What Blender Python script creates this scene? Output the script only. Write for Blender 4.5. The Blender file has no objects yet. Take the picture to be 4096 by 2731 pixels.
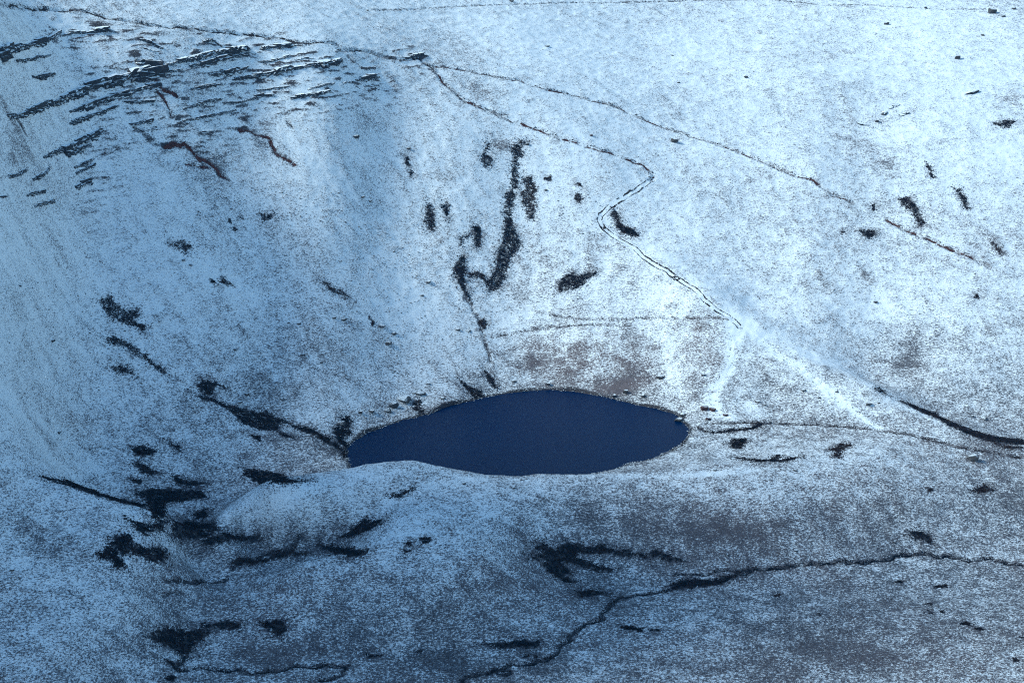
import bpy, math, random
import numpy as np

random.seed(7); RNG = np.random.default_rng(7)
scene = bpy.context.scene

# ---------------------------------------------------------------- camera
cam_data = bpy.data.cameras.new('camera')
cam_data.sensor_width = 36.0
cam_data.lens = 18.0 / math.tan(math.radians(14.0))
cam_data.clip_start = 1.0
cam_data.clip_end = 30000.0
cam = bpy.data.objects.new('camera', cam_data)
cam.location = (0, 0, 300)
cam.rotation_euler = (math.radians(90 - 17.4), 0, 0)
scene.collection.objects.link(cam)
scene.camera = cam

# ---------------------------------------------------------------- sky, sun, exposure
SUN_AZ = math.radians(-93.0)      # from +Y towards +X
SUN_EL = math.radians(38.0)
world = bpy.data.worlds.new('World'); scene.world = world; world.use_nodes = True
wn = world.node_tree.nodes; wn.clear()
sky = wn.new('ShaderNodeTexSky'); sky.sky_type = 'NISHITA'; sky.sun_disc = False
sky.sun_elevation = SUN_EL; sky.sun_rotation = SUN_AZ
sky.altitude = 800; sky.air_density = 1.6; sky.dust_density = 0.2; sky.ozone_density = 1.2
bg = wn.new('ShaderNodeBackground'); bg.inputs['Strength'].default_value = 0.055
wo = wn.new('ShaderNodeOutputWorld')
world.node_tree.links.new(sky.outputs[0], bg.inputs[0]); world.node_tree.links.new(bg.outputs[0], wo.inputs[0])

sun_data = bpy.data.lights.new('sun', 'SUN'); sun_data.energy = 1.5; sun_data.angle = math.radians(12.0)
sun_data.color = (1.0, 0.91, 0.79)
sun = bpy.data.objects.new('sun', sun_data)
sun.rotation_euler = (math.pi / 2 - SUN_EL, 0, math.pi - SUN_AZ)
scene.collection.objects.link(sun)

vs = scene.view_settings
vs.view_transform = 'Standard'; vs.look = 'None'; vs.gamma = 1.0; vs.use_curve_mapping = False
vs.exposure = 1.55
vs.use_white_balance = True; vs.white_balance_temperature = 5450; vs.white_balance_tint = -5.0
scene.cycles.filter_width = 1.1
scene.cycles.use_denoising = False

# ---------------------------------------------------------------- measured places, plus an unseen left ridge (metres, world x / y / z)
CONTROL = [[-330.0,600.0,90.0],[-330.0,700.0,150.0],[-340.0,800.0,165.0],[-340.0,900.0,165.0],[-340.0,1000.0,165.0],[-340.0,1100.0,165.0],[-340.0,1250.0,165.0],[-265.0,640.0,60.0],[-275.0,740.0,100.0],[-162.3,589.0,2.0],[-168.9,618.7,8.87],[-175.2,647.4,16.56],[-181.4,675.9,24.18],[-186.7,700.5,31.24],[-193.2,731.7,43.85],[-198.8,760.1,58.96],[-204.4,789.1,77.1],[-209.8,818.2,96.69],[-214.2,842.2,114.15],[-218.5,865.9,132.62],[-224.0,896.4,155.64],[-228.9,920.5,167.37],[-249.2,1009.5,179.89],[-173.4,745.7,13.0],[-177.7,768.5,19.97],[-183.4,801.1,36.59],[-190.2,842.0,62.17],[-196.8,882.6,90.57],[-201.9,915.3,117.09],[-206.9,947.7,143.33],[-211.7,975.0,156.63],[-232.6,1080.5,171.45],[-148.3,743.7,2.0],[-151.9,764.9,6.52],[-155.4,786.9,13.24],[-160.5,821.2,29.97],[-166.5,863.2,56.19],[-172.1,903.6,85.57],[-176.3,936.2,112.92],[-180.3,967.4,140.07],[-183.8,990.7,151.4],[-202.5,1101.5,168.95],[-124.2,752.0,0.5],[-127.9,778.3,5.14],[-131.9,808.6,14.99],[-136.3,844.1,32.31],[-140.9,883.0,56.63],[-145.8,925.7,86.5],[-149.5,959.0,112.53],[-153.0,990.9,138.31],[-154.7,1004.7,145.04],[-172.5,1132.4,165.27],[-101.7,779.3,1.0],[-104.1,800.7,4.39],[-106.4,822.3,10.18],[-110.2,860.4,27.15],[-114.5,905.9,54.46],[-118.7,951.0,84.89],[-121.7,985.0,109.6],[-124.1,1011.8,130.57],[-125.5,1025.8,137.41],[-140.6,1163.1,161.62],[-78.0,812.3,4.0],[-80.4,843.1,12.84],[-83.2,881.5,30.73],[-86.5,928.3,58.88],[-89.6,973.5,90.53],[-91.7,1004.6,112.33],[-93.7,1033.4,130.27],[-106.5,1191.8,158.21],[-52.3,842.0,0.4],[-52.9,853.5,3.25],[-54.1,878.1,11.26],[-55.9,917.3,30.37],[-58.2,966.4,59.87],[-60.0,1007.6,87.64],[-61.4,1040.8,110.07],[-62.6,1065.8,122.23],[-71.7,1238.4,152.67],[-26.2,858.7,0.4],[-26.5,870.1,3.66],[-27.2,901.0,14.3],[-28.2,940.4,34.38],[-29.2,988.3,65.48],[-30.1,1026.6,90.37],[-30.7,1054.8,104.11],[-32.4,1121.2,119.44],[-36.3,1271.7,148.7],[0.0,879.6,0.4],[0.0,889.4,3.38],[0.0,911.4,10.98],[0.0,952.4,30.98],[0.0,1002.3,62.15],[0.0,1043.9,89.12],[0.0,1086.6,106.39],[0.0,1162.9,122.61],[0.0,1287.5,146.82],[24.4,880.9,0.4],[24.6,889.7,3.27],[25.2,914.4,14.29],[26.0,952.1,31.07],[26.9,998.0,56.49],[27.8,1041.7,82.73],[28.9,1088.3,97.88],[30.6,1160.2,113.16],[34.2,1315.9,143.44],[43.9,874.8,0.4],[44.2,883.5,3.25],[45.3,910.8,15.41],[46.6,942.1,27.41],[47.5,966.2,38.12],[48.7,997.0,54.51],[49.6,1022.6,68.7],[50.6,1048.2,79.06],[52.6,1096.3,92.84],[63.0,1341.2,140.44],[64.1,854.6,0.4],[65.5,877.5,5.26],[67.0,902.4,13.84],[68.8,932.4,25.94],[70.5,961.3,39.43],[72.1,987.1,45.85],[75.0,1036.0,65.65],[77.6,1079.1,79.64],[85.0,1198.0,107.08],[95.2,1358.8,138.34],[83.0,830.1,0.5],[84.8,851.6,3.9],[86.8,875.1,10.2],[89.7,911.8,23.57],[91.3,932.5,32.77],[93.6,959.3,35.6],[96.7,996.9,47.81],[101.8,1062.0,71.5],[107.9,1136.0,92.7],[127.3,1366.2,137.46],[105.5,830.9,1.2],[108.9,862.5,6.22],[112.3,895.1,16.16],[113.9,911.3,22.05],[116.7,936.1,23.78],[120.7,975.0,35.71],[126.2,1029.8,55.63],[132.8,1094.2,76.56],[144.9,1209.3,105.25],[162.3,1371.7,136.81],[129.8,831.1,1.5],[133.6,860.0,7.1],[136.3,880.8,13.48],[138.6,897.1,13.0],[143.1,932.1,21.72],[149.9,986.5,41.54],[158.3,1054.3,66.19],[169.1,1139.1,92.13],[197.7,1357.3,138.51],[153.5,827.3,1.5],[156.4,845.4,4.04],[158.9,861.9,8.47],[163.8,889.2,3.0],[168.0,916.6,9.32],[173.1,951.0,20.48],[183.6,1021.5,46.17],[195.8,1104.0,74.56],[212.8,1215.1,104.32],[238.3,1378.2,136.03],[182.6,823.3,0.0],[184.7,834.3,2.35],[189.5,856.8,-3.0],[195.1,886.5,2.24],[205.8,946.6,21.77],[218.2,1016.8,47.33],[232.8,1098.9,75.6],[252.9,1209.5,105.22],[283.3,1371.9,136.79],[215.0,807.7,-6.0],[217.9,820.7,-4.18],[223.5,842.4,-9.0],[231.3,877.1,-2.89],[239.8,916.8,9.26],[253.8,983.3,33.47],[269.6,1058.1,60.67],[289.1,1149.2,90.29],[316.6,1275.0,121.65],[335.6,1360.1,138.19],[264.3,853.4,-11.0],[280.6,918.2,8.81],[297.0,984.8,33.05],[315.4,1059.7,60.3],[338.2,1151.0,89.96],[370.5,1277.0,121.38],[392.8,1362.2,137.94],[248.0,795.3,-9.0],[-172.7,706.8,24.0],[-156.7,706.1,20.0],[-140.7,704.8,15.0],[-126.3,703.4,9.0],[-115.7,707.5,1.5],[-103.6,710.4,-2.5],[-160.7,685.2,17.0],[-152.5,644.0,10.0],[-146.4,612.5,4.0],[-143.1,594.9,-1.0],[-136.0,677.1,12.0],[-131.0,646.5,4.0],[-127.2,622.4,-4.0],[-125.0,608.8,-8.0],[-122.1,684.6,2.0],[-118.4,658.9,-5.0],[-112.6,639.1,-10.5],[-98.0,618.6,-13.0],[-130.1,734.7,0.2],[-120.0,722.8,-1.2],[-111.7,747.6,0.4],[-141.8,754.9,1.2],[-100.0,764.8,1.0],[-115.9,726.7,-1.0],[-113.2,728.3,1.0],[-106.1,723.4,5.5],[-92.7,726.0,10.5],[-79.3,733.2,13.0],[-62.6,742.2,14.5],[-44.7,747.7,16.0],[-35.7,750.7,14.5],[-24.1,754.7,11.0],[-13.0,756.9,8.3],[-1.4,757.5,6.8],[13.5,761.5,6.0],[31.3,766.0,4.6],[49.6,770.0,3.8],[66.9,768.9,4.8],[84.2,768.2,6.0],[101.8,769.8,6.5],[124.0,778.5,6.0],[149.2,791.4,4.0],[175.7,797.5,-0.2],[54.1,786.3,0.6],[69.2,797.4,0.8],[81.2,809.9,1.0],[96.3,814.6,1.2],[113.6,806.6,2.2],[132.8,813.0,1.8],[94.0,793.7,2.2],[-101.8,722.4,-1.0],[-88.2,721.0,4.0],[-78.4,723.0,8.5],[-54.4,734.1,13.0],[-65.5,725.5,7.5],[-50.7,726.7,7.0],[-61.9,720.6,1.5],[-74.9,716.5,-3.0],[-91.6,718.8,-4.5],[-99.4,701.2,-7.0],[-111.0,691.7,-8.0],[-118.5,701.0,-2.5],[-19.6,743.2,10.5],[-29.5,738.3,11.0],[-35.8,728.1,10.0],[-44.9,712.5,7.5],[-28.6,711.9,9.5],[-27.8,688.9,7.0],[-27.2,671.9,2.5],[-26.8,656.7,-4.0],[-51.8,693.5,5.0],[-50.7,675.3,1.0],[-75.5,690.3,-0.5],[-73.7,670.2,-3.5],[-45.1,657.8,-4.5],[-11.7,666.1,-5.0],[-12.0,685.1,3.5],[-7.6,721.1,7.5],[3.9,713.0,2.0],[8.7,700.7,-5.0],[22.7,683.0,-11.0],[15.9,656.6,-12.3],[-26.4,642.8,-11.5],[-56.3,642.8,-11.5],[-84.2,651.8,-10.0],[-95.6,670.1,-8.5],[29.5,745.7,3.0],[28.9,725.0,-3.0],[25.2,710.5,-9.3],[55.6,755.5,2.8],[54.1,732.0,-0.5],[53.3,716.4,-6.5],[52.5,703.7,-11.6],[107.1,755.8,4.5],[104.7,735.2,0.0],[103.3,721.8,-7.0],[102.4,713.5,-12.0],[161.7,771.1,0.4],[156.9,744.0,-3.6],[153.8,725.0,-12.0],[207.9,777.8,-6.0],[201.8,751.5,-8.5],[195.7,724.4,-13.5],[229.0,725.5,-14.0],[51.0,680.0,-12.2],[48.9,647.2,-12.8],[47.1,620.6,-14.0],[84.6,700.7,-12.0],[112.7,671.8,-11.0],[108.6,643.9,-11.2],[104.7,616.7,-12.0],[183.0,671.8,-11.0],[168.9,612.7,-10.0],[196.7,610.7,-9.0],[3.5,620.6,-14.0],[-54.7,620.6,-14.0],[-67.8,799.6,0.1],[-67.9,813.0,0.1],[-54.1,835.2,0.1],[-37.4,849.7,0.1],[-20.8,866.6,0.1],[-1.5,879.0,0.1],[18.8,883.5,0.1],[38.0,875.8,0.1],[54.8,863.6,0.1],[70.5,851.6,0.1],[72.4,842.5,0.1],[76.3,831.0,0.1],[73.1,818.4,0.1],[69.9,811.1,0.1],[58.3,795.7,0.1],[41.7,783.8,0.1],[27.1,775.5,0.1],[-1.4,773.1,0.1],[-24.9,780.4,0.1],[-47.0,785.4,0.1],[-64.5,777.0,0.1],[41.9,824.4,-3.0],[28.1,841.2,-3.0],[-0.5,842.6,-3.0],[-17.8,827.2,-3.0],[-7.7,809.2,-3.0],[20.4,805.2,-3.0]]  # leading points: unseen ridge off to the left, raised to shade the foreground
LAKE = [[-67.83,799.59],[-68.62,807.56],[-67.9,812.96],[-62.5,825.8],[-54.14,835.2],[-46.82,842.86],[-37.37,849.67],[-29.85,859.56],[-20.77,866.62],[-11.55,873.77],[-1.52,878.95],[8.6,882.71],[18.75,883.55],[28.83,881.46],[38.05,875.84],[47.14,869.67],[54.79,863.58],[64.31,857.57],[70.45,851.63],[74.48,844.8],[72.44,842.48],[74.92,837.11],[76.35,831.04],[75.21,824.87],[73.1,818.42],[70.64,811.15],[69.94,811.15],[63.67,802.23],[58.29,795.74],[48.15,790.27],[41.72,783.78],[34.23,778.39],[27.09,775.52],[13.71,775.04],[-1.4,773.1],[-13.38,776.01],[-24.94,780.42],[-37.34,784.87],[-46.97,785.37],[-57.77,781.9],[-64.49,776.99]]
ROCK = [
[[[-216.02,870.25],[-213.39,883.46],[-210.85,895.4],[-207.91,912.19],[-203.65,923.71],[-199.27,932.49],[-193.9,940.25],[-188.2,946.88],[-182.21,952.16],[-176.25,958.17],[-170.05,962.88]],[1.77,1.52,1.82,2.14,2.45,3.05,3.51,3.67,3.84,3.41,2.68],"longest and tallest dark rock ledge slanting across the left cliff"],
[[[-168.07,968.77],[-161.91,974.42],[-155.83,981.38],[-150.93,987.16],[-144.99,996.31],[-138.64,1002.97],[-132.87,1009.19]],[1.05,1.35,1.97,2.28,2.76,3.39,3.56],"dark rock ledge with thick end high on the cliff under the ridge path"],
[[[-167.57,964.75],[-163.35,969.28],[-158.43,973.99]],[1.04,1.05,0.9],"short thin rock ledge just past the notch in the long ledge"],
[[[-154.22,979.38],[-149.3,984.9],[-143.84,992.23],[-137.01,1000.94],[-131.24,1007.22]],[1.21,1.67,1.83,2.31,1.39],"rock ledge lying directly beneath the thick-ended upper ledge"],
[[[-145.54,981.99],[-140.0,988.75],[-134.99,994.79],[-129.85,1000.28]],[1.06,1.67,1.83,0.92],"short dark rock ledge in the middle of the cliff bands"],
[[[-135.83,988.93],[-130.72,994.33],[-124.12,999.97],[-118.0,1004.18],[-111.92,1009.3],[-106.36,1012.51],[-102.23,1015.85],[-96.01,1020.81],[-89.82,1026.78],[-87.15,1030.92]],[1.22,1.68,1.84,2.15,2.01,1.55,1.4,2.03,2.67,1.42],"long rock ledge rising towards the path corner at the cliff top"],
[[[-153.65,967.96],[-146.9,975.29],[-140.69,981.94]],[0.6,1.05,0.91],"thin low rock ledge on open snow below the cliff bands"],
[[[-200.89,921.73],[-196.17,928.68],[-191.77,934.29],[-187.29,940.02],[-182.56,944.46],[-177.8,949.1],[-172.98,953.59],[-168.11,958.02]],[0.86,1.88,2.32,2.19,2.05,2.06,1.77,1.48],"second long rock ledge running just below the tallest ledge"],
[[[-179.72,943.15],[-174.75,946.15],[-169.79,949.57]],[1.31,1.61,1.47],"blocky rock ledge beside the reddish gully in the cliff"],
[[[-200.24,917.13],[-196.71,923.3],[-192.29,928.59],[-187.78,933.89],[-182.65,940.02]],[1.14,1.58,1.73,1.16,0.58],"third rock ledge, lowest of the long left cliff ledges"],
[[[-223.01,890.69],[-221.09,904.93],[-218.5,922.19],[-216.11,935.54],[-213.08,946.65],[-211.12,957.49]],[3.21,2.13,1.44,2.19,2.07,1.34],"dark rock ledge at the upper left edge under the ridge"],
[[[-209.63,956.47],[-205.49,963.41],[-200.8,967.81],[-194.84,973.31]],[0.89,1.2,1.05,2.11],"upper ledge ending in a dark corner under the ridge path"],
[[[-218.89,902.38],[-217.02,914.09],[-214.48,926.46],[-211.74,935.52]],[0.85,1.14,0.87,0.58],"faint rock ledge between the upper left ledges"],
[[[-155.07,956.41],[-150.3,962.35],[-145.51,968.53],[-140.56,973.86]],[0.88,1.04,0.89,0.75],"thin slanting rock rib below the middle of the cliff"],
[[[-138.48,973.8],[-133.46,978.96],[-129.04,983.71],[-123.29,990.42],[-117.1,993.32]],[0.9,0.9,0.75,1.06,0.91],"broken rock rib lower on the cliff nearing the grassy bowl"],
[[[-154.47,951.01],[-149.01,956.79],[-142.98,963.93],[-138.04,969.26],[-133.1,975.19]],[0.88,0.88,0.89,0.74,0.75],"lowest thin rock rib above the two soil scars"],
[[[-107.86,994.67],[-102.38,998.59],[-96.79,1001.36],[-91.36,1006.54]],[1.22,1.83,1.53,0.92],"dark rock outcrop alone at the far end of the lower ribs"],
[[[-124.18,992.44],[-117.37,996.57],[-110.45,1000.18]],[0.61,0.61,0.54],"hair-thin rock rib above the broken lower rib"],
[[[-100.53,1002.93],[-94.36,1007.97],[-89.01,1014.67]],[0.61,0.69,0.54],"hair-thin rock rib above the lone dark outcrop"],
[[[-176.68,935.02],[-171.74,938.19],[-168.11,941.33]],[1.01,1.45,0.87],"small rock ledge at the head of the long soil scar"],
[[[-168.93,937.02],[-163.35,940.79]],[0.72,0.73],"tiny rock ledge beside the head of the long soil scar"],
[[[-147.07,951.38],[-142.2,956.5]],[0.88,0.88],"tiny rock ledge between the two soil scars"],
[[[-205.38,882.54],[-202.08,894.58],[-198.44,905.71],[-194.42,915.98],[-189.63,923.1]],[0.97,1.54,2.12,2.28,1.58],"topmost ledge of the lower left crag at the photo edge"],
[[[-198.88,900.74],[-194.87,910.57],[-191.91,916.26]],[1.26,1.84,1.14],"rock ledge tucked under the topmost ledge of the lower left crag"],
[[[-195.61,899.18],[-192.82,905.33],[-189.85,910.97]],[0.84,1.13,0.85],"small ledge midway down the lower left crag"],
[[[-194.72,897.35],[-191.89,903.3],[-188.89,908.77]],[1.12,1.26,0.85],"small ledge second below the middle of the lower left crag"],
[[[-205.8,862.24],[-203.88,873.77],[-203.12,882.58]],[0.94,1.09,0.83],"ragged ledge in the lower left crag nearer the photo edge"],
[[[-193.32,892.07],[-191.44,896.05],[-189.5,899.85]],[1.53,1.67,1.12],"isolated knob of rock at the foot of the lower left crag"],
[[[-205.9,850.02],[-204.01,858.3],[-202.2,867.29]],[0.8,1.07,0.95],"low ledge at the foot of the lower left crag"],
[[[-203.41,851.42],[-201.48,859.76],[-199.71,867.68]],[0.8,1.08,0.95],"lowest ledge of the lower left crag, just above open snow"],
[[[-211.46,826.98],[-210.02,833.63]],[1.3,0.78],"bit of rock ledge cut by the left photo edge"],
[[[-211.18,843.2],[-208.88,854.7],[-208.07,859.48]],[0.93,0.94,0.67],"rough ledge at left photo edge in the lower crag"],
[[[-214.26,910.02],[-211.15,921.06],[-208.71,928.49]],[1.0,1.44,0.72],"isolated flat rock on snow between upper and tallest ledges"],
[[[-177.53,977.8],[-173.52,978.9],[-169.35,978.8]],[1.36,1.21,1.36],"weathered rock tooth high on the snow under the ridge path"],
[[[-175.52,973.39],[-170.88,974.77]],[0.9,0.9],"lower step of the weathered rock tooth under the ridge"],
[[[-150.17,998.6],[-145.9,1004.33],[-142.93,1003.2]],[1.69,0.93,0.77],"small rock tooth above the thick-ended ledge"],
[[[-124.93,1016.49],[-118.8,1021.01],[-109.83,1027.74]],[1.25,2.19,1.26],"short outcrop just under the path near the cliff top"],
[[[-124.76,1007.14],[-119.33,1011.05],[-111.26,1018.75]],[0.77,0.93,0.78],"slender ledge between the outcrop and the long rising ledge"],
[[[-107.57,1018.43],[-100.58,1023.05]],[1.09,1.1],"flat rock under the path near the path corner"],
[[[-176.18,962.94],[-172.56,966.6],[-168.59,967.54]],[2.53,2.69,1.64],"dark jagged rocks standing right above the notch"],
[[[-84.9,1018.72],[-81.36,1023.01]],[0.93,1.09],"low rock at the end of the cliff near open snow"],
[[[-85.06,1019.03],[-80.32,1025.17]],[1.24,1.41],"first dark slab below the path corner"],
[[[-78.27,1027.95],[-72.07,1036.26],[-68.22,1041.15]],[1.41,1.58,0.79],"second dark slab below the path corner"],
[[[-73.18,1029.38],[-68.99,1034.33]],[0.94,0.95],"little slab under the pair of dark slabs"],
[[[-56.23,1068.9],[-51.83,1074.58],[-47.47,1082.48]],[0.81,1.47,1.48],"dark rock wedge on the crest where the two paths split"],
[[[203.55,1118.78],[207.08,1120.38]],[1.9,2.08],"lowest stone of the dark rock cluster on the far right hillside"],
[[[208.83,1123.77],[213.47,1127.06]],[2.09,2.09],"largest stone of the dark rock cluster on the far right hillside"],
[[[213.07,1116.76],[217.37,1118.15]],[1.38,1.56],"right-hand stone of the dark rock cluster on the far hillside"],
[[[254.53,1138.84],[259.57,1141.22]],[2.31,3.21],"lone dark rock on the hillside near the right photo edge"],
[[[189.08,1109.42],[192.74,1109.22]],[1.88,2.06],"two-tiered dark rock left of the rock cluster on the far hillside"]]
BOULDER = [
[-59.86,900.2,4.58,"largest flat boulder at the lower end of the scree left above the lake"],
[-56.31,892.32,3.89,"dark boulder second in line below the largest scree boulder"],
[-54.09,899.59,3.0,"dark boulder right below the largest scree boulder"],
[-39.68,936.95,3.81,"pale-topped flat boulder on the snow left of the dark gullies"],
[-76.38,890.8,2.59,"dark boulder at the left among the lower scree"],
[-42.35,928.68,2.43,"small flat boulder alone on the snow left of the gully foot"],
[-25.12,913.83,2.25,"small boulder on the snow left of the thin gully line"],
[-20.31,915.4,2.92,"flat boulder touching the thin gully line above the lake"],
[16.43,887.0,3.21,"dark boulder just above the far shore of the lake"],
[67.08,880.76,4.1,"blunt dark boulder on the slope above the right lake end"],
[0.84,887.38,2.19,"boulder on the bank above the far lake shore below the gully"],
[51.04,874.58,3.3,"tall dark rock standing on the far shore right of centre"],
[45.95,872.74,2.53,"low rock at the waterline beside the tall shore rock"],
[58.7,868.59,2.52,"round rock above the waterline right of the tall shore rock"],
[-40.58,865.3,5.65,"dark slab above the lake left shore, higher of two"],
[-47.55,858.56,6.85,"broad black rock above the lake left shore"],
[-51.82,852.36,5.2,"black rock below the broad rock above the left shore"],
[-54.18,847.7,3.69,"black rock nearer the water on the left shore bank"],
[-60.95,842.21,3.92,"black rock at the left part of the lake bank"],
[-65.48,838.04,2.68,"small black rock left of the lake bank rocks"],
[-72.56,825.72,4.2,"black rock at the top of the rocky left lake corner"],
[-30.95,863.86,2.76,"black rock at the waterline below the dark slabs"],
[-37.56,873.43,2.28,"small rock on the slope above the left shore slabs"],
[-43.75,865.11,1.88,"small black rock touching the higher shore slab"],
[84.16,847.79,4.32,"left of two reddish brown boulders by the outflow"],
[87.51,846.75,3.58,"right of two reddish brown boulders by the outflow"],
[92.85,842.15,2.95,"grey boulder on snow right of the two reddish boulders"],
[85.02,838.83,2.81,"small rock between the reddish boulders and the water"],
[74.73,847.08,2.71,"rock on the lake corner by the outflow"],
[72.39,841.72,4.9,"snow-capped rock jutting into the lake corner"],
[85.7,874.67,2.55,"dark stone left of the snowy branch path"],
[129.13,861.63,2.78,"dark stone on the slope between the two snowy branch paths"],
[143.41,858.16,1.89,"small stone right beside the snowy path bend"],
[135.2,855.3,1.76,"small stone left of the lower snowy path"],
[155.86,848.05,3.25,"dark stone on the snow right of the lower snowy path"],
[160.43,849.46,1.75,"pebble-like stone next to the larger one right of the snowy path"],
[175.77,952.76,2.67,"dark stone alone on the right hillside"],
[108.0,854.63,3.12,"flat stone on bright snow near the lake outflow"],
[209.71,859.78,2.82,"dark stone on the slope above the right-hand heather ditch"],
[204.76,861.6,2.18,"smaller stone above the right-hand heather ditch"],
[110.96,851.71,1.62,"tiny stone by the bright snow patch near outflow"],
[-200.17,804.06,1.8,"single dark stone at the far left of the snow slope"],
[-146.65,885.12,2.21,"stone below the ragged heather tuft high on the left slope"],
[-143.45,884.4,1.95,"stone second below the ragged heather tuft on the left slope"],
[-188.68,805.15,2.64,"narrow dark stone on the far left slope"],
[-179.54,765.41,2.51,"dark stone low on the left slope above the ditch"],
[-113.28,830.86,2.43,"dark oval boulder above the black heather belt"],
[-115.71,824.54,3.62,"flat black boulder at the edge of the heather belt"],
[-98.69,833.38,2.07,"round boulder on the slope above the heather belt"],
[-92.19,861.82,2.89,"flat dark boulder on the mid left slope"],
[-80.43,888.96,2.33,"boulder on scree at the right of the left slope"],
[-75.93,891.17,2.59,"boulder next to it on the scree by the soil streak"],
[-95.14,878.0,2.18,"boulder in the middle of the left scree"],
[-99.7,877.32,1.66,"small boulder left of the middle scree boulder"],
[-83.98,860.6,1.75,"small boulder on the slope above the lake corner"],
[-120.78,853.67,2.87,"thin flat stone in the middle of the left slope"],
[-76.71,994.18,4.34,"round hollow boulder on snow below the cliff end"],
[-51.68,1008.47,2.49,"small rock at the top of the faint left gully"],
[86.05,1068.81,4.97,"dark wedge of rock beside the upper right path"],
[19.8,1147.66,3.66,"dark flat stone alone on the bright upper moor"],
[7.8,1034.03,2.55,"rock beside the head of the central gully"],
[17.01,1007.93,2.34,"rock right of the central gully"],
[-71.91,965.07,2.1,"rock on scree below the cliff end"],
[92.51,1180.02,1.72,"tiny stone high on the bright moor"],
[-68.46,966.48,2.11,"rock patch left of the twin heather streaks"],
[41.15,1049.74,2.28,"stone above the reddish path"],
[226.43,1242.13,3.66,"dark stone with a snow tail high on the right moor"],
[292.54,1253.69,6.53,"speckled stone heap near the top right corner"],
[297.91,1247.0,3.16,"stone right of the speckled heap at the top right"],
[258.56,1186.37,4.75,"pale speckled stone on the upper right moor"],
[280.04,1220.01,2.72,"lone stone between speckled heap and pale stone"],
[131.92,1149.73,2.85,"stone on the bright moor above the upper path"],
[93.03,1138.37,2.15,"small stone on the moor near the picture middle top"],
[200.46,1111.77,2.78,"small stone between the two-tiered rock and the cluster"],
[307.05,1259.23,3.19,"stone by the faint top path at the right corner"],
[253.71,1263.39,2.24,"stone on the faint top path"],
[-78.57,1117.39,1.95,"leftmost dot-like stone on the faint top line"],
[-62.18,1139.87,1.82,"second dot-like stone on the faint top line"],
[-0.23,1204.34,2.97,"stone at the very top edge in the middle"],
[-18.58,741.79,1.83,"boulder on the front moraine crest above the smooth hummock"],
[0.71,742.51,1.4,"small boulder on the moraine slope facing us"],
[-42.39,712.41,1.03,"small dark stone above the tussock group on the front moraine"],
[-34.63,680.75,1.09,"lone stone below the tussock group on the front moraine"],
[191.88,800.66,5.97,"big dark boulder on the right moraine by the outflow path"],
[113.1,767.0,2.13,"dark stone on the moraine crest right of the lake"],
[81.08,767.61,1.68,"stone on the crest at the near end of the lake"],
[81.27,714.63,1.36,"black stone above the main stream"],
[107.78,719.87,1.69,"black round stone on the slope foot above the stream"],
[146.77,729.29,1.62,"black stone above the stream left of the oval heather"],
[-171.23,647.48,1.94,"lone dark stone at the left edge of the front slope"]]
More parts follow.
